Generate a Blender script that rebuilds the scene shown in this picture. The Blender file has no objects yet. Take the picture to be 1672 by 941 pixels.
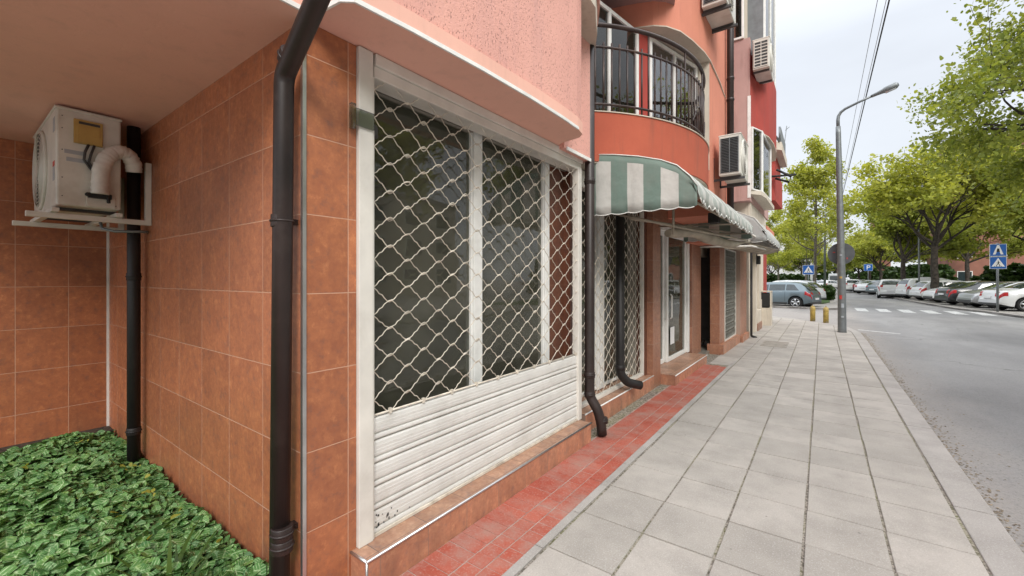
import bpy, bmesh, math, random
import numpy as np
from mathutils import Vector, Matrix
R_ = math.radians
random.seed(7); rng = np.random.default_rng(7)
scene = bpy.context.scene
C = scene.collection
# ------------------------------------------------------------------ camera, light, exposure
cam_d = bpy.data.cameras.new('camera'); cam = bpy.data.objects.new('camera', cam_d); C.objects.link(cam)
cam_d.lens = 690.0/1672*36; cam_d.sensor_width = 36; cam_d.shift_y = -14.5/1672
cam_d.clip_start = 0.05; cam_d.clip_end = 2000
cam.location = (0, 0, 1.6); cam.rotation_euler = (R_(90), 0, R_(36.25))
scene.camera = cam
SUN_EL, SUN_AZ = 38, 138
world = bpy.data.worlds.new('World'); scene.world = world; world.use_nodes = True
wn = world.node_tree; wn.nodes.clear(); WN = wn.nodes.new
wo = WN('ShaderNodeOutputWorld'); bg = WN('ShaderNodeBackground'); bg.inputs[1].default_value = 0.1
sky = WN('ShaderNodeTexSky'); sky.sky_type = 'NISHITA'; sky.sun_disc = False
sky.sun_elevation = R_(SUN_EL); sky.sun_rotation = R_(SUN_AZ)
tc = WN('ShaderNodeTexCoord'); sp = WN('ShaderNodeSeparateXYZ'); wn.links.new(tc.outputs['Generated'], sp.inputs[0])
ramp = WN('ShaderNodeValToRGB')      # overcast: paler at the horizon, brighter overhead
wn.links.new(sp.outputs[2], ramp.inputs[0])
el = ramp.color_ramp.elements
el[0].position = 0.0; el[0].color = (0.475, 0.495, 0.52, 1)
el[1].position = 0.95; el[1].color = (1.6, 1.63, 1.7, 1)
e = el.new(0.42); e.color = (0.475, 0.50, 0.54, 1)
nz = WN('ShaderNodeTexNoise'); nz.inputs['Scale'].default_value = 2.2; nz.inputs['Detail'].default_value = 5
mp = WN('ShaderNodeMapping'); mp.inputs['Scale'].default_value = (1, 1, 3.0)
wn.links.new(tc.outputs['Generated'], mp.inputs[0]); wn.links.new(mp.outputs[0], nz.inputs[0])
cr = WN('ShaderNodeMapRange'); cr.inputs[1].default_value = 0.3; cr.inputs[2].default_value = 0.7
cr.inputs[3].default_value = 0.9; cr.inputs[4].default_value = 1.06
wn.links.new(nz.outputs[0], cr.inputs[0])
cm = WN('ShaderNodeVectorMath'); cm.operation = 'SCALE'
wn.links.new(ramp.outputs[0], cm.inputs[0]); wn.links.new(cr.outputs[0], cm.inputs['Scale'])
cs = WN('ShaderNodeVectorMath'); cs.operation = 'SCALE'; cs.inputs['Scale'].default_value = 10.0
wn.links.new(cm.outputs[0], cs.inputs[0])
mx = WN('ShaderNodeMix'); mx.data_type = 'RGBA'; mx.inputs[0].default_value = 0.93
wn.links.new(sky.outputs[0], mx.inputs[6]); wn.links.new(cs.outputs[0], mx.inputs[7])
wn.links.new(mx.outputs[2], bg.inputs[0]); wn.links.new(bg.outputs[0], wo.inputs[0])
sun_d = bpy.data.lights.new('sun', 'SUN'); sun_d.energy = 1.5; sun_d.angle = R_(25); sun_d.color = (1, 0.96, 0.9)
sun = bpy.data.objects.new('sun', sun_d); C.objects.link(sun)
az = R_(SUN_AZ); elv = R_(SUN_EL)
sdir = Vector((math.sin(az)*math.cos(elv), math.cos(az)*math.cos(elv), math.sin(elv)))
sun.rotation_euler = sdir.to_track_quat('Z', 'Y').to_euler()
vs = scene.view_settings; vs.view_transform = 'Standard'; vs.look = 'None'; vs.gamma = 1; vs.use_curve_mapping = False
vs.exposure = 0.9
scene.cycles.max_bounces = 10; scene.cycles.transparent_max_bounces = 24
# ------------------------------------------------------------------ materials
def srgb(r, g, b):
    f = lambda c: (c/255/12.92) if c/255 <= .04045 else ((c/255+.055)/1.055)**2.4
    return (f(r), f(g), f(b), 1)
def newmat(name):
    m = bpy.data.materials.new(name); m.use_nodes = True
    nt = m.node_tree; b = nt.nodes['Principled BSDF']
    return m, nt, b
class G:
    """tiny node-graph helper"""
    def __init__(s, nt): s.nt = nt
    def n(s, t, **k):
        x = s.nt.nodes.new(t)
        for a, v in k.items(): setattr(x, a, v)
        return x
    def link(s, a, b): s.nt.links.new(a, b)
    def setin(s, sock, v):
        if hasattr(v, 'is_linked') or hasattr(v, 'links'): s.link(v, sock)
        else: sock.default_value = v
    def math(s, op, a, b=None, c=None):
        x = s.n('ShaderNodeMath', operation=op); s.setin(x.inputs[0], a)
        if b is not None: s.setin(x.inputs[1], b)
        if c is not None: s.setin(x.inputs[2], c)
        return x.outputs[0]
    def noise(s, vec, scale, detail=4, rough=.55):
        x = s.n('ShaderNodeTexNoise'); x.inputs['Scale'].default_value = scale
        x.inputs['Detail'].default_value = detail; x.inputs['Roughness'].default_value = rough
        if vec is not None: s.link(vec, x.inputs[0])
        return x.outputs[0]
    def rng(s, v, a, b, c, d):
        x = s.n('ShaderNodeMapRange'); s.setin(x.inputs[0], v)
        for i, q in enumerate((a, b, c, d)): s.setin(x.inputs[i+1], q)
        return x.outputs[0]
    def mix(s, f, a, b, mode='MIX'):
        x = s.n('ShaderNodeMix', data_type='RGBA', blend_type=mode)
        s.setin(x.inputs[0], f); s.setin(x.inputs[6], a); s.setin(x.inputs[7], b)
        return x.outputs[2]
    def bump(s, h, strength=.3, dist=.01, normal=None):
        x = s.n('ShaderNodeBump'); x.inputs['Strength'].default_value = strength; x.inputs['Distance'].default_value = dist
        s.setin(x.inputs['Height'], h)
        if normal is not None: s.link(normal, x.inputs['Normal'])
        return x.outputs[0]
    def coords(s, kind='Object'):
        x = s.n('ShaderNodeTexCoord'); return x.outputs[kind]
    def pos(s): return s.n('ShaderNodeNewGeometry').outputs['Position']
    def stretch(s, v, sc):
        x = s.n('ShaderNodeMapping'); x.inputs['Scale'].default_value = sc; s.link(v, x.inputs[0]); return x.outputs[0]
    def sep(s, v):
        x = s.n('ShaderNodeSeparateXYZ'); s.link(v, x.inputs[0]); return x.outputs
    def comb(s, a, b, c):
        x = s.n('ShaderNodeCombineXYZ'); s.setin(x.inputs[0], a); s.setin(x.inputs[1], b); s.setin(x.inputs[2], c); return x.outputs[0]
    def white(s, v):
        x = s.n('ShaderNodeTexWhiteNoise', noise_dimensions='3D'); s.link(v, x.inputs[0]); return x.outputs[0]
def plain(name, col, rough=.5, metal=0, var=.12, scale=8, bump=0, bscale=60, spec=.5, dirt=None, dirtamt=.5, coat=0):
    m, nt, b = newmat(name); g = G(nt); P = g.coords()
    n1 = g.noise(P, scale, 5)
    c2 = tuple(c*(1-var*2) for c in col[:3])+(1,); c1 = tuple(min(1, c*(1+var)) for c in col[:3])+(1,)
    c = g.mix(g.rng(n1, .3, .7, 0, 1), c1, c2)
    if dirt is not None:
        n2 = g.noise(P, scale*.6, 8, .7)
        c = g.mix(g.rng(n2, .52, .72, 0, dirtamt), c, dirt)
    g.link(c, b.inputs['Base Color'])
    b.inputs['Roughness'].default_value = rough; b.inputs['Metallic'].default_value = metal
    b.inputs['Specular IOR Level'].default_value = spec; b.inputs['Coat Weight'].default_value = coat
    if bump: g.link(g.bump(g.noise(P, bscale, 4), bump, .01), b.inputs['Normal'])
    return m
def tiles(name, au, offu, wu, offz, hz, base, dark, grout, gw=.0029, rough=.38, av='z'):
    """glazed wall tiles laid in world units on axis au x axis av"""
    m, nt, b = newmat(name); g = G(nt); P = g.pos(); s = g.sep(P)
    U = g.math('DIVIDE', g.math('SUBTRACT', s['XYZ'.index(au.upper())], offu), wu)
    V = g.math('DIVIDE', g.math('SUBTRACT', s['XYZ'.index(av.upper())], offz), hz)
    def edge(t, w):
        f = g.math('FRACT', t); d = g.math('MINIMUM', f, g.math('SUBTRACT', 1, f))
        return g.math('MULTIPLY', d, w)
    d = g.math('MINIMUM', edge(U, wu), edge(V, hz))
    wob = g.math('MULTIPLY', g.math('SUBTRACT', g.noise(P, 30, 3), .5), .0015)
    gm = g.rng(g.math('ADD', d, wob), gw*.55, gw, 1, 0)
    cell = g.comb(g.math('FLOOR', U), g.math('FLOOR', V), 3.0)
    w = g.white(cell)
    off = g.n('ShaderNodeVectorMath', operation='MULTIPLY_ADD')
    cv = g.comb(w, w, w); g.link(cv, off.inputs[0]); off.inputs[1].default_value = (9, 9, 9); g.link(P, off.inputs[2])
    n1 = g.noise(off.outputs[0], 7, 7, .68); n2 = g.noise(off.outputs[0], 34, 5, .65)
    f = g.rng(g.math('ADD', g.math('MULTIPLY', n1, .55), g.math('MULTIPLY', n2, .45)), .38, .62, 0, 1)
    c = g.mix(f, base, dark)
    n3 = g.noise(off.outputs[0], 16, 8, .75)
    c = g.mix(g.rng(n3, .53, .66, 0, .62), c, (dark[0]*.62, dark[1]*.85, dark[2]*1.25, 1))
    c = g.mix(g.rng(n3, .46, .33, 0, .5), c, (min(1, base[0]*1.45), base[1]*1.65, base[2]*1.6, 1))
    hv = g.n('ShaderNodeHueSaturation'); g.link(c, hv.inputs['Color']); g.link(g.rng(w, 0, 1, .86, 1.12), hv.inputs['Value'])
    sk = g.noise(g.stretch(off.outputs[0], (9, 9, 1.2)), 3.0, 5, .7)
    c = g.mix(gm, g.mix(g.rng(sk, .52, .7, 0, .3), hv.outputs[0], (dark[0]*.75, dark[1]*.8, dark[2]*.9, 1)), grout)
    # grime rising from the ground
    gr = g.math('MULTIPLY', g.rng(s[2], 0, .35, .8, 0), g.rng(g.noise(g.stretch(P, (3, 3, 1)), 2.5, 6), .42, .68, 0, .55))
    c = g.mix(gr, c, (.09, .075, .06, 1))
    g.link(c, b.inputs['Base Color'])
    g.link(g.math('ADD', g.math('MULTIPLY', gm, .4), g.rng(n2, .3, .7, rough-.06, rough+.14)), b.inputs['Roughness'])
    h = g.math('ADD', g.math('MULTIPLY', gm, -1.0), g.math('MULTIPLY', n2, .22))
    g.link(g.bump(h, .35, .002), b.inputs['Normal'])
    return m
def stucco(name, col, col2, bump=.5, scale=55, streak=.35, spots=True, streakc=(.16, .1, .085, 1)):
    m, nt, b = newmat(name); g = G(nt); P = g.pos()
    big = g.noise(P, 1.3, 5, .6)
    c = g.mix(g.rng(big, .35, .68, 0, 1), col, col2)
    grain = g.noise(P, scale, 5, .7); pits = g.noise(g.stretch(P, (1, 1, .55)), scale*1.3, 3, .5)
    if spots: c = g.mix(g.rng(pits, .6, .68, 0, .75), c, tuple(x*.42 for x in col2[:3])+(1,))
    st = g.noise(g.stretch(P, (3.5, 3.5, .35)), 2.0, 6, .65)
    c = g.mix(g.rng(st, .53, .75, 0, streak), c, streakc)
    st2 = g.noise(g.stretch(P, (14, 14, .6)), 1.6, 5, .7)
    c = g.mix(g.rng(st2, .58, .72, 0, streak*.6), c, streakc)
    g.link(c, b.inputs['Base Color']); b.inputs['Roughness'].default_value = .88
    b.inputs['Specular IOR Level'].default_value = .25
    h = g.math('SUBTRACT', grain, g.math('MULTIPLY', g.rng(pits, .58, .68, 0, 1), .6))
    g.link(g.bump(h, bump, .006), b.inputs['Normal'])
    return m
def glass(name, tint=(.8, .84, .82), refl=1.7, rough=.01, painted_haze=.15):
    m = bpy.data.materials.new(name); m.use_nodes = True; nt = m.node_tree; nt.nodes.clear(); g = G(nt)
    o = g.n('ShaderNodeOutputMaterial'); mixs = g.n('ShaderNodeMixShader')
    fr = g.n('ShaderNodeFresnel'); fr.inputs[0].default_value = refl
    gl = g.n('ShaderNodeBsdfGlossy'); gl.inputs['Roughness'].default_value = rough
    tr = g.n('ShaderNodeBsdfTransparent'); tr.inputs[0].default_value = tint+(1,)
    P = g.pos(); nb = g.bump(g.noise(P, 1.6, 2), .06, .05); g.link(nb, gl.inputs['Normal'])
    g.link(fr.outputs[0], mixs.inputs[0]); g.link(tr.outputs[0], mixs.inputs[1]); g.link(gl.outputs[0], mixs.inputs[2])
    df = g.n('ShaderNodeBsdfDiffuse'); df.inputs[0].default_value = (.34, .33, .25, 1); m2 = g.n('ShaderNodeMixShader')  # diffuse olive film painted over the glass to lift dark panes
    g.link(g.rng(g.noise(P, 2.2, 6, .6), .3, .7, painted_haze*.6, painted_haze*1.3), m2.inputs[0]); g.link(mixs.outputs[0], m2.inputs[1]); g.link(df.outputs[0], m2.inputs[2])
    g.link(m2.outputs[0], o.inputs[0]); return m
def leafmat(name, c1, c2, vein=None, trans=.35, rough=.45):
    m, nt, b = newmat(name); g = G(nt)
    at = g.n('ShaderNodeAttribute', attribute_name='tone')
    c = g.mix(at.outputs['Fac'], c1, c2)
    if vein is not None:
        uv = g.n('ShaderNodeUVMap'); s = g.sep(uv.outputs[0])
        a = g.math('ABSOLUTE', g.math('SUBTRACT', s[0], .5))
        ph = g.math('MULTIPLY', g.math('SUBTRACT', s[1], g.math('MULTIPLY', a, .8)), 34)
        v = g.math('MAXIMUM', g.rng(g.math('SINE', ph), .45, .95, 0, 1), g.rng(a, .03, .06, 1, 0))
        v = g.math('MULTIPLY', v, g.rng(a, .3, .44, 1, 0))
        c = g.mix(g.math('MULTIPLY', g.math('MULTIPLY', v, g.rng(g.noise(g.pos(), 45, 3), .38, .6, .15, 1)), g.rng(at.outputs['Fac'], 0, 1, .3, .85)), c, vein)
        c = g.mix(g.rng(g.noise(g.pos(), 14, 4), .55, .7, 0, .35), c, (.26, .36, .05, 1))
    g.link(c, b.inputs['Base Color']); b.inputs['Roughness'].default_value = rough
    b.inputs['Specular IOR Level'].default_value = .4
    if trans:
        o = nt.nodes['Material Output']; t = g.n('ShaderNodeBsdfTranslucent'); ms = g.n('ShaderNodeMixShader')
        ms.inputs[0].default_value = trans
        tcx = g.mix(1.0, c, (1.25, 1.2, .6, 1), 'MULTIPLY'); g.link(tcx, t.inputs[0])
        g.link(b.outputs[0], ms.inputs[1]); g.link(t.outputs[0], ms.inputs[2]); g.link(ms.outputs[0], o.inputs[0])
    return m
M = {}
terra, terrad, grt = (.46, .168, .075, 1), (.34, .118, .058, 1), (.53, .31, .21, 1)
M['tile_side'] = tiles('tile_side', 'x', -2.401-.435*20, .435, .01, .38, terra, terrad, grt)
M['tile_back'] = tiles('tile_back', 'y', .747-.33*20, .33, .01, .38, terra, terrad, grt)
M['tile_front'] = tiles('tile_front', 'y', 1.263-.435*10, .435, .01, .38, terra, terrad, grt)
M['tile_step'] = tiles('tile_step', 'y', 1.36-.33*10, .33, -.14, .33, (.52, .25, .15, 1), (.4, .17, .1, 1), (.3, .2, .15, 1), gw=.0028)
M['tile_top'] = tiles('tile_top', 'y', 1.36-.33*10, .33, -1.5, .36, (.46, .27, .18, 1), (.34, .17, .105, 1), (.2, .14, .11, 1), gw=.003, av='x')
M['tile_pillar'] = tiles('tile_pillar', 'y', 3.0, .6, .02, .62, (.37, .18, .11, 1), (.29, .125, .075, 1), (.42, .3, .24, 1))
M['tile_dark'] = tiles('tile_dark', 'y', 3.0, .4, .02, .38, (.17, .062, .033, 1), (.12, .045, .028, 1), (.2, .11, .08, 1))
M['stucco_pink'] = stucco('stucco_pink', (.79, .425, .35, 1), (.71, .37, .31, 1), bump=.7, scale=80, streak=.28, streakc=(.42, .26, .27, 1))
M['stucco_orange'] = stucco('stucco_orange', (.46, .115, .066, 1), (.38, .092, .055, 1), bump=.35, streak=.5, spots=False, streakc=(.19, .085, .06, 1))
M['stucco_salmon'] = stucco('stucco_salmon', (.66, .26, .175, 1), (.58, .225, .155, 1), bump=.3, streak=.2, spots=False)
M['stucco_mauve'] = stucco('stucco_mauve', (.5, .32, .29, 1), (.43, .27, .25, 1), bump=.25, streak=.35, spots=False)
M['stucco_red'] = stucco('stucco_red', (.40, .07, .055, 1), (.33, .058, .048, 1), bump=.2, streak=.25, spots=False)
M['stucco_cream'] = stucco('stucco_cream', (.62, .56, .47, 1), (.52, .46, .38, 1), bump=.2, streak=.4, spots=False, streakc=(.2, .17, .13, 1))
M['soffit'] = stucco('soffit', (.84, .49, .39, 1), (.78, .45, .36, 1), bump=.12, scale=18, streak=.12, spots=False)
M['white_metal'] = plain('white_metal', (.72, .69, .63, 1), .42, var=.06, scale=5, dirt=(.3, .26, .2, 1), dirtamt=.22)
M['white_trim'] = plain('white_trim', (.82, .82, .79, 1), .5, var=.05, dirt=(.4, .38, .34, 1), dirtamt=.3)
M['slat'] = plain('slat', (.7, .69, .655, 1), .5, var=.05, scale=5, bump=.05, bscale=60, dirt=(.3, .25, .2, 1), dirtamt=.28)
M['mesh'] = plain('mesh', (.7, .64, .54, 1), .42, var=.18, scale=9, dirt=(.24, .13, .08, 1), dirtamt=.5)
M['brown_pipe'] = plain('brown_pipe', (.026, .016, .014, 1), .46, var=.25, scale=4, dirt=(.1, .08, .07, 1), dirtamt=.3, bump=.04, bscale=12)
M['black_pipe'] = plain('black_pipe', (.013, .011, .011, 1), .55, var=.2, scale=4, dirt=(.06, .05, .05, 1), dirtamt=.3)
M['alu'] = plain('alu', (.62, .62, .62, 1), .3, metal=.9, var=.08, dirt=(.25, .23, .2, 1), dirtamt=.4)
M['rail'] = plain('rail', (.045, .028, .024, 1), .4, var=.25, dirt=(.22, .13, .09, 1), dirtamt=.4)
M['black'] = plain('black', (.012, .012, .012, 1), .6)
M['dark_grey'] = plain('dark_grey', (.06, .06, .06, 1), .6)
M['ac_white'] = plain('ac_white', (.66, .64, .58, 1), .42, var=.07, scale=5, dirt=(.33, .24, .15, 1), dirtamt=.35)
M['ac_yellow'] = plain('ac_yellow', (.5, .33, .1, 1), .45, var=.08)
M['ac_label'] = plain('ac_label', (.4, .43, .46, 1), .5)
M['label_red'] = plain('label_red', (.5, .05, .04, 1), .5)
M['hose'] = plain('hose', (.68, .65, .6, 1), .55, var=.1, dirt=(.3, .26, .2, 1), dirtamt=.3)
M['concrete'] = plain('concrete', (.34, .31, .27, 1), .9, var=.12, scale=6, bump=.3, bscale=80, dirt=(.16, .14, .11, 1), dirtamt=.4)
M['grit'] = plain('grit', (.3, .24, .17, 1), .9, var=.3, scale=14, dirt=(.42, .4, .36, 1), dirtamt=.9)
M['soil'] = plain('soil', (.055, .04, .028, 1), .95, var=.4, scale=22, bump=1.0, bscale=40)
M['glass_shop'] = glass('glass_shop', (.72, .78, .72), 1.75)
M['glass_up'] = glass('glass_up', (.85, .88, .9), 3.6, painted_haze=.03)
M['glass_dark'] = glass('glass_dark', (.3, .32, .3), 1.6, painted_haze=.04)
M['clear'] = glass('clear', (.82, .85, .87), 1.5, .1, painted_haze=.04)
M['room'] = plain('room', (.3, .28, .24, 1), .8, var=.15, scale=1.2)
M['room_floor'] = plain('room_floor', (.22, .21, .18, 1), .35, var=.2, scale=1.5)
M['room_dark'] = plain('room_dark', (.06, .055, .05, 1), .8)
M['wood'] = plain('wood', (.12, .045, .025, 1), .5, var=.3)
M['room_brown'] = plain('room_brown', (.4, .17, .09, 1), .7, var=.3, scale=4)
M['lattice'] = plain('lattice', (.24, .24, .21, 1), .5, var=.15)
M['glare_sheet'] = plain('glare_sheet', (.75, .78, .82, 1), .8, var=.1, scale=3)  # pale colour of the sheet that imitates sky glare in the loggia panes
M['steel_grey'] = plain('steel_grey', (.2, .215, .22, 1), .45, metal=.5, var=.1, dirt=(.1, .09, .08, 1), dirtamt=.3)
M['sign_back'] = plain('sign_back', (.09, .095, .1, 1), .5, var=.1)
M['sign_blue'] = plain('sign_blue', (.01, .11, .42, 1), .4, var=.03)
M['sign_white'] = plain('sign_white', (.8, .8, .8, 1), .45, var=.02)
M['bollard_y'] = plain('bollard_y', (.42, .3, .07, 1), .7, var=.2, dirt=(.45, .42, .36, 1), dirtamt=.9)
M['tyre'] = plain('tyre', (.012, .012, .012, 1), .85)
M['rim'] = plain('rim', (.55, .56, .57, 1), .28, metal=.85, var=.05)
M['car_glass'] = plain('car_glass', (.035, .05, .055, 1), .05, var=.1, spec=.9, coat=.6)
M['tail'] = plain('tail', (.42, .015, .02, 1), .15, spec=.8)
M['lamp_clear'] = plain('lamp_clear', (.6, .62, .64, 1), .1, metal=.4)
M['awn_green'] = plain('awn_green', (.25, .36, .31, 1), .75, var=.1, scale=6, dirt=(.13, .2, .17, 1), dirtamt=.25)
M['awn_white'] = plain('awn_white', (.64, .62, .57, 1), .75, var=.07, scale=6, dirt=(.4, .37, .33, 1), dirtamt=.25)
M['awn_edge'] = plain('awn_edge', (.72, .72, .68, 1), .7, var=.05)
M['canvas_dirty'] = plain('canvas_dirty', (.42, .37, .29, 1), .8, var=.2, scale=3, dirt=(.15, .12, .09, 1), dirtamt=.5)
M['bark'] = plain('bark', (.06, .048, .038, 1), .9, var=.4, scale=10, bump=1, bscale=25)
M['bark_pale'] = plain('bark_pale', (.16, .14, .115, 1), .9, var=.3, scale=9, bump=.7, bscale=25)
M['wire'] = plain('wire', (.015, .015, .017, 1), .6); M['wire_pale'] = plain('wire_pale', (.25, .26, .27, 1), .5)
M['render_white'] = plain('render_white', (.6, .6, .6, 1), .8, var=.08, scale=.4)
M['brick_red'] = plain('brick_red', (.27, .12, .085, 1), .85, var=.2, scale=.5)
M['hedge'] = leafmat('hedge', (.022, .05, .012, 1), (.06, .11, .02, 1), None, .2)
M['leaf_spring'] = leafmat('leaf_spring', (.24, .29, .045, 1), (.52, .52, .11, 1), None, .5)
M['leaf_mid'] = leafmat('leaf_mid', (.17, .22, .04, 1), (.42, .45, .09, 1), None, .48)
M['leaf_plane'] = leafmat('leaf_plane', (.12, .17, .03, 1), (.38, .41, .08, 1), None, .46)
M['leaf_cover'] = leafmat('leaf_cover', (.03, .11, .03, 1), (.11, .26, .06, 1), (.55, .7, .4, 1), .12, .55)
M['grass'] = leafmat('grass', (.03, .07, .012, 1), (.08, .14, .02, 1), None, .25)
# asphalt, pavers
def m_asphalt():
    m, nt, b = newmat('asphalt'); g = G(nt); P = g.pos()
    big = g.noise(g.stretch(P, (1, .35, 1)), .55, 6, .62)
    c = g.mix(g.rng(big, .36, .64, 0, 1), (.215, .212, .212, 1), (.30, .296, .292, 1))
    s = g.sep(P)
    edge = g.math('ADD', s[0], g.math('MULTIPLY', g.noise(P, 1.6, 5), .9))
    c = g.mix(g.rng(edge, 1.35, 2.2, .75, 0), c, (.33, .30, .275, 1))
    mid = g.noise(P, 26, 6, .75); c = g.mix(g.rng(mid, .5, .7, 0, .5), c, (.13, .13, .13, 1))
    pt = g.noise(g.stretch(P, (1, .4, 1)), .33, 5, .6); c = g.mix(g.rng(pt, .5, .64, 0, .5), c, (.14, .138, .138, 1))
    fine = g.noise(P, 60, 3, .6)
    c = g.mix(g.rng(fine, .58, .75, 0, .55), c, (.36, .35, .34, 1))
    c = g.mix(g.rng(fine, .42, .28, 0, .5), c, (.05, .05, .05, 1))
    x = g.n('ShaderNodeTexVoronoi', feature='DISTANCE_TO_EDGE'); x.inputs['Scale'].default_value = .22
    wv = g.n('ShaderNodeVectorMath', operation='MULTIPLY_ADD'); nn = g.n('ShaderNodeTexNoise'); nn.inputs['Scale'].default_value = 2.5
    g.link(P, nn.inputs[0]); g.link(nn.outputs[1], wv.inputs[0]); wv.inputs[1].default_value = (.8, .8, 0); g.link(P, wv.inputs[2])
    g.link(wv.outputs[0], x.inputs[0])
    c = g.mix(g.math('MULTIPLY', g.rng(x.outputs[0], .0, .006, .6, 0), g.rng(big, .45, .55, 0, 1)), c, (.06, .058, .055, 1))
    g.link(c, b.inputs['Base Color']); b.inputs['Roughness'].default_value = .8; b.inputs['Specular IOR Level'].default_value = .3
    g.link(g.bump(fine, .5, .006), b.inputs['Normal']); return m
M['asphalt'] = m_asphalt()
def m_slab(name, c1, c2, grain=120, pale=(.6, .58, .55, 1), wear=0):
    m, nt, b = newmat(name); g = G(nt); P = g.pos()
    at = g.n('ShaderNodeAttribute', attribute_name='tone')
    c = g.mix(at.outputs['Fac'], c1, c2)
    n1 = g.noise(P, 2.3, 7, .65)
    c = g.mix(g.rng(n1, .4, .7, 0, .75), c, tuple(x*.74 for x in c1[:3])+(1,))
    n2 = g.noise(P, grain, 3, .6)
    c = g.mix(g.rng(n2, .55, .7, 0, .55), c, pale)
    c = g.mix(g.rng(n2, .42, .28, 0, .35), c, tuple(x*.45 for x in c1[:3])+(1,))
    n3 = g.noise(P, 9, 9, .8)
    c = g.mix(g.rng(n3, .6, .8, 0, .45), c, tuple(x*.5 for x in c1[:3])+(1,))
    if wear: c = g.mix(g.rng(g.noise(P, 3.1, 9, .75), .44, .66, 0, wear), c, (.36, .23, .19, 1))
    st = g.noise(P, .9, 8, .8)
    c = g.mix(g.rng(st, .56, .7, 0, .38), c, tuple(x*.42 for x in c1[:3])+(1,))
    sp = g.n('ShaderNodeTexVoronoi'); sp.inputs['Scale'].default_value = 4.5; g.link(P, sp.inputs[0])
    c = g.mix(g.rng(sp.outputs['Distance'], .02, .045, .6, 0), c, (.1, .09, .08, 1))
    g.link(c, b.inputs['Base Color']); b.inputs['Roughness'].default_value = .82; b.inputs['Specular IOR Level'].default_value = .3
    g.link(g.bump(n2, .4, .003), b.inputs['Normal']); return m
M['paver'] = m_slab('paver', (.37, .342, .308, 1), (.455, .418, .378, 1))
M['kerb'] = m_slab('kerb', (.37, .345, .32, 1), (.42, .39, .365, 1))
M['red_tile'] = m_slab('red_tile', (.40, .09, .058, 1), (.44, .125, .085, 1), 70, (.46, .32, .27, 1), wear=.8)
def m_joint():
    m, nt, b = newmat('joint_sand'); g = G(nt); P = g.pos()
    c = g.mix(g.rng(g.noise(P, 1.4, 4), .45, .62, 0, 1), (.105, .09, .07, 1), (.13, .13, .05, 1))
    c = g.mix(g.rng(g.noise(P, 60, 3), .4, .6, 0, .8), c, (.4, .36, .31, 1))
    g.link(c, b.inputs['Base Color']); b.inputs['Roughness'].default_value = .95
    g.link(g.bump(g.noise(P, 120, 3), .8, .005), b.inputs['Normal']); return m
M['joint'] = m_joint(); M['mortar'] = plain('mortar', (.4, .3, .26, 1), .9, var=.2, scale=9, bump=.4, bscale=90, dirt=(.2, .15, .12, 1), dirtamt=.6)
def m_mark():
    m, nt, b = newmat('road_paint'); g = G(nt); P = g.pos()
    c = g.mix(g.rng(g.noise(P, 9, 8, .8), .44, .6, 0, .9), (.66, .66, .64, 1), (.3, .3, .3, 1))
    g.link(c, b.inputs['Base Color']); b.inputs['Roughness'].default_value = .7; return m
M['paint'] = m_mark()
def paintmat(name, col, metal=.0):
    m, nt, b = newmat(name); g = G(nt); P = g.coords()
    c = g.mix(g.rng(g.noise(P, 3, 4), .3, .7, 0, .2), col, tuple(x*.8 for x in col[:3])+(1,))
    g.link(c, b.inputs['Base Color'])
    b.inputs['Metallic'].default_value = metal; b.inputs['Roughness'].default_value = .32
    b.inputs['Coat Weight'].default_value = .8; b.inputs['Coat Roughness'].default_value = .06
    return m
for nme, col, me in (('car_silver', (.14, .185, .21, 1), .45), ('car_white', (.72, .73, .74, 1), 0), ('car_black', (.02, .023, .027, 1), .2),
                     ('car_grey', (.4, .41, .42, 1), .6), ('car_red', (.35, .04, .03, 1), .1)):
    M[nme] = paintmat(nme, col, me)
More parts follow.
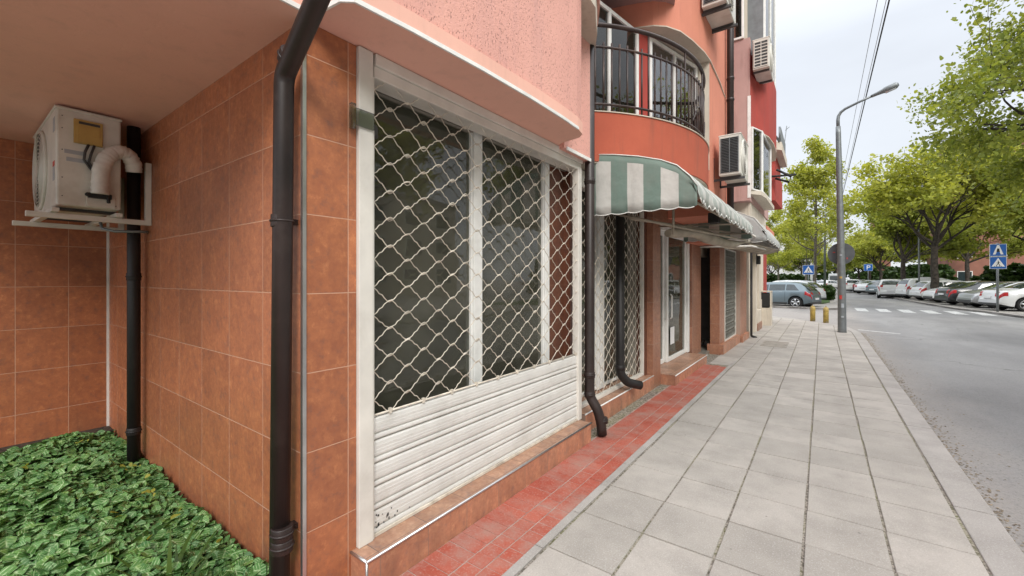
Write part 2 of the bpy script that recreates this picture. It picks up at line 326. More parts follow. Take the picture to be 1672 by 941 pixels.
# ------------------------------------------------------------------ mesh helpers
def root_loc(p):
    v = Vector((0, 0, 0))
    while p is not None: v += p.location; p = p.parent
    return v
def tagp(o, label=None, cat=None, group=None, kind=None):
    if label: o['label'] = label
    if cat: o['category'] = cat
    if group: o['group'] = group
    if kind: o['kind'] = kind
    return o
def thing(name, label, cat, loc=(0, 0, 0), group=None):
    o = bpy.data.objects.new(name, None); C.objects.link(o); o.location = loc; o.empty_display_size = .1
    return tagp(o, label, cat, group)
class MB:
    def __init__(s): s.v = []; s.f = []; s.smooth = []
    def add(s, vs, fs, sm=False):
        n = len(s.v); s.v += [tuple(p) for p in vs]; s.f += [tuple(i+n for i in f) for f in fs]; s.smooth += [sm]*len(fs); return s
    def box(s, x0, x1, y0, y1, z0, z1):
        return s.add([(x0,y0,z0),(x1,y0,z0),(x1,y1,z0),(x0,y1,z0),(x0,y0,z1),(x1,y0,z1),(x1,y1,z1),(x0,y1,z1)],
                     [(0,3,2,1),(4,5,6,7),(0,1,5,4),(1,2,6,5),(2,3,7,6),(3,0,4,7)])
    def prism(s, poly, z0, z1, sm=False):
        n = len(poly); a = sum(poly[i][0]*poly[(i+1)%n][1]-poly[(i+1)%n][0]*poly[i][1] for i in range(n))
        if a < 0: poly = poly[::-1]
        vs = [(x,y,z0) for x,y in poly]+[(x,y,z1) for x,y in poly]
        s.add(vs, [tuple(range(n-1,-1,-1)), tuple(range(n,2*n))]); k = len(s.v)-2*n
        s.f += [(k+i, k+(i+1)%n, k+n+(i+1)%n, k+n+i) for i in range(n)]; s.smooth += [sm]*n; return s
    def sheetwall(s, pts, z0, z1, th):
        """wall following plan polyline pts, thickness th to the left of travel"""
        P = [Vector(p) for p in pts]; off = []
        for i, p in enumerate(P):
            a = P[max(i-1, 0)]; b = P[min(i+1, len(P)-1)]; d = (b-a).normalized(); off.append(p+Vector((-d.y, d.x))*th)
        poly = [tuple(p) for p in P]+[tuple(p) for p in off[::-1]]
        return s.prism(poly, z0, z1, False)
    def tube(s, pts, r, n=8, cap=True, sm=True):
        P = [Vector(p) for p in pts]; rs = r if isinstance(r, (list, tuple)) else [r]*len(P)
        base = len(s.v); up = None; rings = []
        for i, p in enumerate(P):
            d = (P[min(i+1, len(P)-1)]-P[max(i-1, 0)])
            if d.length < 1e-9: d = Vector((0, 0, 1))
            d.normalize()
            if up is None: up = Vector((0, 0, 1)) if abs(d.z) < .9 else Vector((1, 0, 0))
            a = d.cross(up); 
            if a.length < 1e-6: a = d.orthogonal()
            a.normalize(); b = a.cross(d).normalized(); up = b
            rings.append([tuple(p+(a*math.cos(t)+b*math.sin(t))*rs[i]) for t in [2*math.pi*k/n for k in range(n)]])
        vs = [q for rg in rings for q in rg]; fs = []
        for i in range(len(P)-1):
            for k in range(n):
                fs.append((i*n+k, i*n+(k+1)%n, (i+1)*n+(k+1)%n, (i+1)*n+k))
        s.add(vs, fs, sm)
        if cap:
            s.f += [tuple(base+k for k in range(n-1,-1,-1)), tuple(base+(len(P)-1)*n+k for k in range(n))]; s.smooth += [False]*2
        return s
    def ring(s, c, axis, R, r, n=28, m=6):
        ax = Vector(axis).normalized(); a = ax.orthogonal().normalized(); b = ax.cross(a); c = Vector(c); vs = []; fs = []
        for i in range(n):
            t = 2*math.pi*i/n; d = a*math.cos(t)+b*math.sin(t)
            for j in range(m):
                q = 2*math.pi*j/m; vs.append(tuple(c+d*(R+r*math.cos(q))+ax*r*math.sin(q)))
        for i in range(n):
            for j in range(m): fs.append((i*m+j, ((i+1)%n)*m+j, ((i+1)%n)*m+(j+1)%m, i*m+(j+1)%m))
        return s.add(vs, fs, True)
    def disc(s, c, axis, R, th, n=28, R2=None):
        ax = Vector(axis).normalized(); c = Vector(c); return s.tube([c-ax*th/2, c+ax*th/2], [R, R2 if R2 else R], n, True, True)
    def build(s, name, mat, parent=None, bevel=0, seg=2, tone=None, kind=None, label=None, local=False, flat=False, weld=False):
        me = bpy.data.meshes.new(name); V = np.array(s.v, dtype=float)
        if parent is not None: base = Vector((0,0,0)) if local else root_loc(parent)
        else: base = Vector((V[:,0].mean(), V[:,1].mean(), V[:,2].min())) if not local else Vector((0,0,0))
        V = V-np.array(base)
        me.from_pydata([tuple(p) for p in V], [], s.f)
        me.polygons.foreach_set('use_smooth', [False]*len(s.f) if flat else s.smooth)
        me.materials.append(M[mat] if isinstance(mat, str) else mat); me.update()
        if tone is not None:
            at = me.attributes.new('tone', 'FLOAT', 'FACE'); at.data.foreach_set('value', np.asarray(tone, dtype=np.float32))
        if weld:
            bm_ = bmesh.new(); bm_.from_mesh(me); bmesh.ops.remove_doubles(bm_, verts=bm_.verts, dist=.0004); bm_.to_mesh(me); bm_.free()
        o = bpy.data.objects.new(name, me); C.objects.link(o)
        if parent is not None: o.parent = parent
        else: o.location = base
        if bevel:
            b = o.modifiers.new('bevel', 'BEVEL'); b.width = bevel; b.segments = seg; b.limit_method = 'ANGLE'; b.angle_limit = R_(40)
        if kind: o['kind'] = kind
        if label: o['label'] = label
        return o
def npmesh(name, V, F, mat, tone=None, uv=None, smooth=False):
    """fast mesh of equal-size faces, F is (n,k)"""
    me = bpy.data.meshes.new(name); n, k = F.shape
    me.vertices.add(len(V)); me.vertices.foreach_set('co', V.astype(np.float32).ravel())
    me.loops.add(n*k); me.loops.foreach_set('vertex_index', F.astype(np.int32).ravel())
    me.polygons.add(n); me.polygons.foreach_set('loop_start', np.arange(0, n*k, k, dtype=np.int32))
    me.polygons.foreach_set('use_smooth', np.full(n, smooth))
    if uv is not None:
        l = me.uv_layers.new(name='UVMap'); l.data.foreach_set('uv', uv.astype(np.float32).ravel())
    me.update(calc_edges=True); me.validate()
    if tone is not None:
        at = me.attributes.new('tone', 'FLOAT', 'FACE'); at.data.foreach_set('value', tone.astype(np.float32))
    me.materials.append(M[mat]); return me
def copy_tree(o, parent=None):
    c = o.copy(); C.objects.link(c)
    if parent is not None: c.parent = parent
    for ch in list(o.children): copy_tree(ch, c)
    return c
def arc(cx, cy, r, a0, a1, n):
    return [(cx+r*math.cos(R_(a0+(a1-a0)*i/n)), cy+r*math.sin(R_(a0+(a1-a0)*i/n))) for i in range(n+1)]
# ------------------------------------------------------------------ the setting: ground, road, pavement
RZ = -.07
MB().add([(-300,-150,RZ-.03),(300,-150,RZ-.03),(300,600,RZ-.03),(-300,600,RZ-.03)], [(0,1,2,3)]).build('ground', 'concrete', kind='structure')
MB().add([(-60,-60,RZ),(26,-60,RZ),(26,300,RZ),(-60,300,RZ)], [(0,1,2,3)]).build('road', 'asphalt', kind='structure')
def toned(mb, boxes, per=6):
    t = rng.random(boxes); return np.repeat(t, per)
# base bed under the paving (outline follows the rounded street corner)
edge_in = [(.74,-6),(.74,14.5),(.72,16.4),(.5,18.0),(.0,19.15),(-.8,20.3),(-2.3,21.6)]
bed = [(-2.0,-6)]+[(x+.012, y) for x, y in edge_in]+[(-6,24.5),(-6,20),(-2.0,20)]
MB().prism(bed, RZ-.02, -.009).build('pavement_bed', 'joint', kind='structure')
def inside(x, y, poly):
    c = False; n = len(poly)
    for i in range(n):
        x0, y0 = poly[i]; x1, y1 = poly[(i+1)%n]
        if (y0 > y) != (y1 > y) and x < (x1-x0)*(y-y0)/(y1-y0)+x0: c = not c
    return c
def clip_poly(poly, clip):
    """Sutherland-Hodgman; clip is convex ccw"""
    out = poly
    for i in range(len(clip)):
        a = clip[i]; b = clip[(i+1)%len(clip)]; inp = out; out = []
        if not inp: break
        sd = lambda p: (b[0]-a[0])*(p[1]-a[1])-(b[1]-a[1])*(p[0]-a[0])
        for j in range(len(inp)):
            p = inp[j-1]; q = inp[j]; sp_, sq = sd(p), sd(q)
            if sq >= 0:
                if sp_ < 0: t = sp_/(sp_-sq); out.append((p[0]+(q[0]-p[0])*t, p[1]+(q[1]-p[1])*t))
                out.append(q)
            elif sp_ >= 0: t = sp_/(sp_-sq); out.append((p[0]+(q[0]-p[0])*t, p[1]+(q[1]-p[1])*t))
    return out
clipc = [(-6,-6),(.735,-6),(.735,14.5),(.715,16.4),(.495,18.0),(-.005,19.15),(-.8,20.27),(-2.3,21.55),(-6,24.4)]
mb = MB(); tn = []
cols = [-1.325+.412*i for i in range(6)]
def slab(mb, x0, x1, y0, y1, z0, z1, tn, clip=None, tilt=.0022):
    poly = [(x0,y0),(x1,y0),(x1,y1),(x0,y1)]
    if clip: poly = clip_poly(poly, clip)
    if len(poly) < 3: return
    n = len(poly); cx = (x0+x1)/2; cy = (y0+y1)/2; a, b, c = [random.uniform(-tilt, tilt) for _ in range(3)]
    top = [(x, y, z1+c*.7+a*(x-cx)*2+b*(y-cy)*2) for x, y in poly]
    mb.add([(x,y,z0) for x,y in poly]+top, [tuple(range(n,2*n))]+[(i,(i+1)%n,n+(i+1)%n,n+i) for i in range(n)])
    t = random.random(); tn += [t]*(n+1)
for r in range(-12, 60):
    y0 = 2.637+.467*r
    for i in range(5):
        if y0 > 21 and i > 3: continue
        slab(mb, cols[i]+.0068+random.uniform(-.0025,.0025), cols[i+1]-.0068+random.uniform(-.0025,.0025), y0+.0052, y0+.4618, -.03, 0, tn, clipc)
    if y0 > 8.3:      # beyond the red strip the slabs run on towards the shops
        for i in range(1, 12 if y0 > 18.2 else (2 if y0 < 13 else 2)):
            slab(mb, -1.325-.412*i+.008, -1.325-.412*(i-1)-.008, y0+.0025, y0+.4645, -.03, 0, tn, clipc)
mb.build('pavement', 'paver', kind='structure', bevel=.003, seg=1, tone=tn)
mb = MB(); tn = []
y = -3.0
while y < 13:                     # thin concrete edging beside the red tiles
    slab(mb, -1.392, -1.338, y, y+.46, -.03, .001, tn); y += .467
mb.build('edging_strip', 'kerb', kind='structure', tone=tn)
MB().prism([(-1.86,-3),(-1.395,-3),(-1.395,8.52),(-1.86,8.52)], -.04, -.0045).build('tile_mortar', 'mortar', kind='structure')
mb = MB(); tn = []
redcols = [(-1.838,-1.632),(-1.624,-1.514),(-1.507,-1.398)]
for ci, (a, b) in enumerate(redcols):
    y = -3+.03*ci
    while y < 8.5:
        L = .108; slab(mb, a, b, y+.0025, y+L-.0025, -.03, -.001, tn, tilt=.003); y += L
mb.build('red_tile_strip', 'red_tile', kind='structure', bevel=.002, seg=1, tone=tn)
# near kerb: long blocks with a rounded corner
kin = edge_in; mb = MB(); tn = []
def resample(pts, step):
    out = [Vector(pts[0])]; 
    for i in range(len(pts)-1):
        a = Vector(pts[i]); b = Vector(pts[i+1]); n = max(1, round((b-a).length/step))
        for k in range(1, n+1): out.append(a+(b-a)*k/n)
    return out
def kerb_blocks(name, pts, w, z1, step=1.0, side=-1, z0=RZ-.05, gap=.006):
    mb = MB(); tn = []; P = resample(pts, step)
    N = []
    for i in range(len(P)):
        d = (P[min(i+1,len(P)-1)]-P[max(i-1,0)]).normalized(); N.append(Vector((d.y,-d.x))*(w*-side))
    for i in range(len(P)-1):
        d = (P[i+1]-P[i]).normalized()*gap/2
        a, b = P[i]+d, P[i+1]-d; q = [a, b, b+N[i+1], a+N[i]]
        zz = z1+random.uniform(-.003,.003); mb.prism([tuple(p) for p in q], z0, zz); tn += [random.random()]*6
    mb.build(name, 'kerb', kind='structure', bevel=.008, seg=2, tone=tn)
kerb_blocks('kerb', [(.747,-6),(.747,14.5),(.727,16.4),(.507,18.0),(.007,19.15),(-.8,20.31),(-2.3,21.6),(-6,24.4)], .205, .0)
# gutter grit: small stones and leaves along the kerb
Vv = []; Ff = []
for k in range(2600):
    y = random.uniform(1.5, 17)**1.0; x = .965+abs(random.gauss(0, .07)) if random.random() < .93 else .965+random.uniform(0, .45)
    r = random.uniform(.003, .011); b = len(Vv)
    for q in range(4):
        t = 2*math.pi*q/4+random.random(); Vv.append((x+r*math.cos(t)*1.3, y+r*math.sin(t), RZ+.001+random.random()*r*.6))
    Vv.append((x, y, RZ+r*.9)); Ff += [(b+i, b+(i+1)%4, b+4) for i in range(4)]
o = bpy.data.objects.new('gutter_grit', npmesh('gutter_grit', np.array(Vv), np.array(Ff), 'grit')); C.objects.link(o); o['kind'] = 'stuff'
# crossing, side-street line
mb = MB()
for i in range(6):
    x = 1.5+.9*i; w = .46
    mb.add([(x,28.6,RZ+.004),(x+w,28.45,RZ+.004),(x+w+.02,31.2,RZ+.004),(x,31.2,RZ+.004)], [(0,1,2,3)])
mb.add([(.95,17.9,RZ+.004),(1.9,17.3,RZ+.004),(1.95,17.42,RZ+.004),(.98,18.05,RZ+.004)], [(0,1,2,3)])
mb.build('road_markings', 'paint', kind='structure')
# pavement island beyond the side street, and the far-right parking verge
isl = [(-9,29.6),(-1.6,28.95),(.2,28.6),(.75,29.1),(.95,30.5),(.9,34),(.7,41),(.5,110),(-9,110)]
MB().prism(isl, RZ-.05, .02).build('far_pavement', 'paver', kind='structure')
kerb_blocks('far_kerb', isl[:8], .16, .04, 1.2, side=1)
MB().prism([(-8,36),(-1.0,33.6),(.1,33.6),(.45,36),(.3,100),(-8,100)], .0, .05).build('lawn', plain('lawn', (.06, .12, .02, 1), .9, var=.3, bump=.8, bscale=30), kind='structure')
kr = [(9.5,-15),(7.9,14),(7.0,27.0),(6.6,30.0),(5.9,33),(5.35,40),(4.9,50),(4.6,70),(4.3,100),(3.6,160)]
MB().prism(kr+[(30,160),(30,-15)], RZ-.05, .015).build('parking_verge', plain('verge', (.34, .32, .29, 1), .9, var=.15, scale=.8, bump=.3), kind='structure')
kerb_blocks('verge_kerb', kr[1:], .15, .035, 1.5, side=-1)
MB().prism([(7.3,23),(13,20),(14,28.6),(8.2,29.6),(7.25,28.2)], -.01, .04).build('grass', plain('lawn2', (.05, .1, .02, 1), .9, var=.3, bump=.8, bscale=30), kind='structure')
# manhole frame in the pavement
t = thing('drain_grate', 'square patterned drain cover set in the pavement near the bollards', 'grate', (-.93, 12.2, .0))
mb = MB()
for a in ((-1.2,-1.17,11.7,12.7),(-.69,-.66,11.7,12.7),(-1.17,-.69,11.7,11.73),(-1.17,-.69,12.67,12.7)): mb.box(*a, -.01, .008)
mb.build('frame', 'concrete', t)
for k in range(8): MB().box(-1.17, -.69, 11.745+k*.115, 11.835+k*.115, -.01, .006).build('bar', 'concrete', t)
# planting bed
MB().prism([(-5.774,-.9),(-5.6,-.9),(-5.62,.4),(-5.58,1.028),(-5.774,1.028)], -.05, .13).build('bed_edge', 'soil', kind='structure')
MB().prism([(-5.777,-6),(-2.0,-6),(-2.0,1.03),(-5.777,1.03)], -.1, .01).build('planting_soil', 'soil', kind='structure')
# ------------------------------------------------------------------ corner building (tiled ground floor, pink overhang)
XW = -1.98
bld = thing('corner_building', 'terracotta tiled corner building with a pink plastered overhanging upper floor', 'building', (-4, 2.5, 0))
# side wall (faces the camera), back wall, facade pier
MB().box(-5.777, -1.98, 1.03, 1.15, -.05, 2.83).build('side_wall', 'tile_side', bld)
MB().box(-5.9, -5.777, -.9, 1.15, -.05, 2.83).build('back_wall', 'tile_back', bld)
MB().box(-2.2, -1.9785, 1.034, 1.31, -.05, 2.828).build('facade_pier', 'tile_front', bld)
MB().box(-1.992, -1.972, 1.022, 1.040, .0, 2.825).build('corner_trim', 'alu', bld)
MB().box(-5.785, -5.765, 1.012, 1.032, .02, 2.4).build('corner_trim', 'white_trim', bld)
# overhang: soffit slab + plastered walls above, bulging over the shutter
bulge = [(-1.92,-.9),(-1.92,1.045),(-1.78,1.055),(-1.72,1.06),(-1.672,1.10),(-1.642,1.4),(-1.612,1.9),(-1.598,2.4),(-1.60,2.85),(-1.612,3.12),(-1.64,3.25),(-1.70,3.31),(-1.80,3.33),(-1.90,3.35),(-1.99,3.42)]
MB().prism(bulge+[(-2.2,3.42),(-5.9,3.42),(-5.9,-.9)], 2.831, 2.93).build('soffit', 'soffit', bld)
wallp = [(x-.014, y) for x, y in bulge[:3]]+[(x-.014, y+.004) for x, y in bulge[3:]]
MB().prism(wallp+[(-5.88,3.41),(-5.88,-.88)], 2.926, 9).build('upper_wall', 'stucco_pink', bld)
# thin white drip trim around the soffit edge
mb = MB()
pp = [(x, y, 2.842) for x, y in bulge[:10]]
for i in range(len(pp)-1):
    a, b = Vector(pp[i]), Vector(pp[i+1]); d = (b-a).normalized(); n = Vector((d.y, -d.x, 0))*.006
    q = [a-n, b-n, b+n, a+n]; mb.prism([(p.x, p.y) for p in q], 2.827, 2.849)
mb.build('drip_trim', 'white_trim', bld)
# small piece of pink wall over the far end of the shutter box
MB().prism([(-1.9,3.40),(-1.895,3.96),(-2.3,3.96),(-2.3,3.40)], 2.80, 9).build('upper_wall', 'stucco_pink', bld)
MB().box(-1.897, -1.885, 3.43, 3.965, 2.79, 2.82).build('drip_trim', 'white_trim', bld)
# curved slab of the floor above at the end of the bulge
MB().prism([(-1.585,3.25),(-1.60,3.42),(-1.68,3.6),(-1.76,3.8),(-1.9,4.05),(-2.16,4.36),(-2.6,4.4),(-2.6,3.2)], 3.98, 4.25).build('floor_slab', 'stucco_cream', bld)
MB().prism([(-1.565,3.22),(-1.58,3.43),(-1.66,3.62),(-1.74,3.82),(-1.88,4.08),(-2.14,4.40),(-2.6,4.5),(-2.6,3.2)], 4.25, 9).build('upper_wall', 'stucco_pink', bld)
# step under the shutter
MB().box(-1.99, -1.84, 1.28, 3.83, -.03, .172).build('step', 'tile_step', bld)
MB().box(-2.3, -1.842, 1.282, 3.828, .172, .184).build('step_top', 'tile_top', bld)
mb = MB(); mb.tube([(-1.841,1.275,.178),(-1.841,3.835,.178)], .009, 10); mb.tube([(-1.841,1.279,.178),(-1.98,1.279,.178)], .008, 8)
mb.tube([(-1.841,1.279,-.02),(-1.841,1.279,.178)], .007, 8); mb.build('step_trim', 'alu', bld)
# shop interior
mb = MB(); mb.box(-5.7, -2.2, 1.16, 1.2, .1, 2.8); mb.box(-5.75, -5.7, 1.16, 6.1, .1, 2.8); mb.box(-5.7, -2.15, 1.2, 6.1, 2.72, 2.8)
mb.box(-5.7, -2.2, 6.06, 6.1, .1, 2.72); mb.build('interior_wall', 'room', bld)
MB().box(-5.7, -2.2, 1.16, 6.1, .05, .17).build('interior_floor', 'room_floor', bld)
# windows behind the shutter
XG = -2.16
def window(parent, x, y0, y1, z0, z1, fr=.05, gm='glass_shop', fm='white_trim', d=.05, name='window'):
    mb = MB(); mb.box(x-d, x, y0, y0+fr, z0, z1); mb.box(x-d, x, y1-fr, y1, z0, z1)
    mb.box(x-d, x, y0+fr, y1-fr, z0, z0+fr); mb.box(x-d, x, y0+fr, y1-fr, z1-fr, z1)
    w = mb.build(name, fm, parent, bevel=.004, seg=2)
    MB().box(x-d*.6, x-d*.45, y0+fr-.004, y1-fr+.004, z0+fr-.004, z1-fr+.004).build('pane', gm, w)
    return w
window(bld, XG, 1.36, 2.47, .185, 2.86); window(bld, XG, 2.49, 3.50, .185, 2.86)
MB().box(-2.2, -2.14, 2.43, 2.53, .19, 2.86).build('mullion', 'white_trim', bld, bevel=.006)
MB().box(-2.2, -2.14, 3.46, 3.54, .19, 2.86).build('mullion', 'white_trim', bld, bevel=.006)
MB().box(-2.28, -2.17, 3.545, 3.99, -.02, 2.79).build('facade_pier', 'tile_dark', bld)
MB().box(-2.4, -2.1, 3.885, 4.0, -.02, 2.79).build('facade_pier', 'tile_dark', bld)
# ------------------------------------------------------------------ roller shutters
def wavy_mesh(x, y0, y1, z0, z1, px=.124, pz=.155, r=.0036):
    """interlinked zigzag wires of a see-through roller grille"""
    mb = MB(); nrow = int(round((z1-z0)/pz)); ncol = int(round((y1-y0)/px)); px = (y1-y0)/ncol; pz = (z1-z0)/nrow
    for k in range(nrow):
        zc = z0+pz*(k+.5); pts = []
        for c in range(ncol+1):
            s = 1 if (c+k) % 2 == 0 else -1
            yk = y0+px*c; zz = zc+s*pz*.5
            j = random.gauss(0, .004)
            xo = x+.004*(1 if s > 0 else -1)
            if c > 0: pts.append((xo, yk-px*.12, zz+s*.001+j))
            pts.append((xo+s*.003, yk, zz+s*.0065+j))
            if c < ncol:
                pts.append((xo, yk+px*.12, zz+s*.001+j))
                for q, w in ((.3, .004), (.42, -.004), (.58, .004), (.7, -.004)):
                    pts.append((x, yk+px*q, zc+s*pz*.5*(1-2*(q-.08)/.84)+s*w))
        mb.tube(pts, r, 6, True)
        for c in range(ncol+1):
            if (c+k) % 2 == 0:
                mb.tube([(x, y0+px*c-.018, zc+pz*.5-.004), (x, y0+px*c+.018, zc+pz*.5+.004)], .0052, 6)
    return mb
def slats(x, y0, y1, z0, z1, n):
    mb = MB(); h = (z1-z0)/n
    prof = []
    for k in range(n):
        z = z0+k*h
        prof += [(x+.001, z+.001), (x+.010, z+.004), (x+.012, z+h*.10), (x+.010, z+h*.19), (x-.002, z+h*.215), (x-.002, z+h*.25),
                 (x+.009, z+h*.30), (x+.0112, z+h*.40), (x+.0106, z+h*.42), (x+.0116, z+h*.54), (x+.0109, z+h*.56), (x+.0116, z+h*.70), (x+.0108, z+h*.72), (x+.010, z+h*.86), (x+.006, z+h*.93), (x-.006, z+h*.945), (x-.014, z+h*.985)]
    ys = [y0+(y1-y0)*i/6 for i in range(7)]
    vs = [(a+random.gauss(0, .00015), y, z) for y in ys for a, z in prof]; m = len(prof)
    return mb.add(vs, [(i*m+j, (i+1)*m+j, (i+1)*m+j+1, i*m+j+1) for i in range(6) for j in range(m-1)])
sh = thing('roller_shutter', 'large white roller shutter with diamond wire mesh above five solid slats', 'shutter', (-1.98, 2.6, .185))
mb = MB(); mb.box(-2.03, -1.955, 1.312, 1.40, .184, 2.826); mb.box(-2.03,-1.962,1.40,1.412,.184,2.70); mb.build('side_rail', 'white_metal', sh, bevel=.004)
mb = MB(); mb.box(-2.03, -1.962, 3.80, 3.875, .184, 2.72); mb.build('side_rail', 'white_metal', sh, bevel=.004)
mb = MB(); mb.box(-2.1, -1.952, 1.415, 3.88, 2.765, 2.828); mb.box(-2.1, -1.966, 1.412, 3.878, 2.70, 2.7645)
mb.build('shutter_box', 'white_metal', sh, bevel=.005)
wavy_mesh(-1.985, 1.405, 3.80, .855, 2.72, .124, .0775, .0028).build('wire_mesh', 'mesh', sh)
slats(-1.992, 1.405, 3.80, .20, .845, 5).build('slat_panel', 'slat', sh)
mb = MB(); mb.box(-1.995, -1.972, 1.406, 3.799, .186, .202); mb.tube([(-1.984,1.405,.852),(-1.984,3.80,.852)], .006, 8)
for k in range(10):
    y = 1.53+.249*k; mb.box(-1.99, -1.974, y-.008, y+.008, .838, .868)
mb.build('edge_bar', 'mesh', sh)
# rust chips on the lowest slat
for k in range(16):
    mb = MB(); y = 1.43+random.random()**2*.35; z = random.choice([.235,.26,.29])+random.uniform(-.01,.01); h = random.uniform(.004,.02)
    mb.box(-1.9815, -1.9795, y, y+random.uniform(.003,.011), z, z+h)
    mb.build('paint_chip', 'dark_grey', sh)
# little camera-shaped bracket clamped behind the mesh near the top
t = thing('wall_speaker', 'small black speaker fixed behind the shutter mesh near its top left', 'speaker', (-2.05, 1.46, 2.4))
mb = MB(); mb.prism([(-2.10,1.42),(-2.02,1.42),(-2.02,1.47),(-2.05,1.50),(-2.10,1.48)], 2.40, 2.47); mb.build('housing', 'dark_grey', t, bevel=.01)
mb = MB(); mb.tube([(-2.06,1.40,2.49),(-2.06,1.44,2.51),(-2.06,1.47,2.49),(-2.06,1.47,2.44)], .01, 8); mb.build('bracket', 'dark_grey', t)
t = thing('clear_holder', 'small clear plastic holder stuck on the left rail of the shutter', 'holder', (-1.95, 1.33, 2.38))
MB().box(-1.954,-1.944,1.29,1.398,2.40,2.49).build('plate', 'clear', t, bevel=.002); MB().box(-1.97,-1.945,1.262,1.29,2.38,2.51).build('lug', 'clear', t, bevel=.002)
# ------------------------------------------------------------------ second shop front and its parts
b2 = thing('shop_building', 'salmon and orange apartment building with curved balcony over a row of small shops', 'building', (-4, 8, 0))
# low plinth + sill of shop two
MB().box(-2.3, -1.985, 4.0, 6.23, -.03, .178).build('plinth', 'tile_step', b2)
MB().box(-2.3, -1.99, 4.0, 6.2, .178, .19).build('sill', 'tile_top', b2)
MB().tube([(-1.988,4.0,.186),(-1.988,6.22,.186)], .008, 8).build('sill_trim', 'white_trim', b2)
window(b2, -2.3, 4.0, 5.02, .2, 2.75, .035); window(b2, -2.3, 5.06, 6.1, .2, 2.75, .035)
MB().box(-2.35, -2.27, 4.94, 5.12, .2, 2.75).build('mullion', 'white_trim', b2, bevel=.006)
mb = MB(); mb.box(-2.45, -1.99, 6.2, 6.56, -.03, 2.86); mb.build('pillar', 'tile_pillar', b2, bevel=.004)
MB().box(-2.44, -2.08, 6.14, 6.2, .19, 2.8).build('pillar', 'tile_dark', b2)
# white grille roller shutter of shop two
s2 = thing('roller_shutter', 'narrow white wire mesh shutter behind the two drainpipes under the striped awning', 'shutter', (-2.13, 5.1, .2))
wavy_mesh(-2.13, 4.03, 6.11, .23, 2.62, .1, .0775, .0036).build('wire_mesh', 'mesh', s2)
mb = MB(); mb.box(-2.16, -2.10, 4.0, 6.14, .192, .232); mb.box(-2.16, -2.10, 6.11, 6.14, .232, 2.6); mb.box(-2.2, -2.09, 4.0, 6.14, 2.6, 2.78)
mb.build('frame', 'white_metal', s2, bevel=.004)
# door of the second shop
d1 = thing('step_block', 'long polished brown tiled doorstep in front of the white glass door', 'step', (-2, 7.6, 0))
MB().box(-2.5, -1.775, 6.565, 8.72, -.03, .142).build('riser', 'tile_step', d1)
MB().box(-2.5, -1.77, 6.56, 8.725, .142, .155).build('tread', 'tile_top', d1)
MB().tube([(-1.768,6.555,.15),(-1.768,8.73,.15)], .008, 8).build('edge_trim', 'white_trim', d1)
def door(parent, x, y0, y1, z0, z1, hy):
    w = window(parent, x, y0, y1, z0, z1, .075, name='door', d=.05)
    MB().tube([(x+.03,hy,z0+.75),(x+.055,hy,z0+.78),(x+.055,hy,z0+1.15),(x+.03,hy,z0+1.18)], .012, 8).build('handle', 'white_trim', w)
    return w
door(b2, -2.19, 6.62, 7.44, .16, 2.42, 7.38); door(b2, -2.15, 7.46, 8.72, .16, 2.42, 7.54)
MB().box(-2.22, -2.13, 6.57, 8.85, 2.42, 2.5).build('door_frame', 'white_trim', b2, bevel=.004)
MB().box(-2.22, -2.12, 8.73, 8.86, .16, 2.42).build('door_frame', 'white_trim', b2, bevel=.004)
MB().box(-2.145, -2.141, 7.62, 7.86, .45, .75).build('notice', 'sign_white', b2)
MB().box(-2.5, -2.08, 8.87, 9.65, .15, 2.86).build('pillar', 'tile_pillar', b2, bevel=.004)
MB().box(-2.5, -2.078, 8.87, 9.66, -.03, .149).build('pillar', 'tile_pillar', b2, bevel=.004)
# rooms behind the doors
mb = MB(); mb.box(-5.6,-5.5,6.2,9.0,0,2.8); mb.box(-5.5,-2.5,8.95,9.0,.15,2.8); mb.box(-5.5,-2.5,6.2,9.0,2.72,2.8); mb.build('interior_wall', 'room', b2)
MB().box(-5.5,-2.2,6.2,8.95,.0,.15).build('interior_floor', 'room_floor', b2)
mb = MB(); mb.box(-3.6,-3.1,7.6,8.6,.15,1.9); mb.build('shelf', 'wood', b2)
# dark recess of the next entrance
mb = MB(); mb.box(-4.6,-4.5,9.1,11.4,0,2.8); mb.box(-4.5,-2.2,11.35,11.4,0,2.8); mb.box(-4.5,-1.9,9.1,10.8,2.45,2.55); mb.build('interior_wall', 'room_brown', b2)
MB().box(-4.5,-1.95,9.1,10.8,-.03,.06).build('interior_floor', 'room_floor', b2)
window(b2, -2.25, 9.7, 10.75, .06, 2.1, .07, fm='white_metal'); MB().box(-2.35,-2.12,9.66,11.2,2.1,2.45).build('lintel', 'canvas_dirty', b2, bevel=.005)
mb = MB(); mb.box(-2.24,-2.14,10.76,10.9,.06,2.1); mb.build('door_frame', 'white_metal', b2, bevel=.01)
mb = MB()
for k in range(7): mb.box(-2.9, -2.5, 9.8+k*.17, 9.96+k*.17, .3, 1.0+.2*(k%4))
mb.build('shelf', 'room_brown', b2)
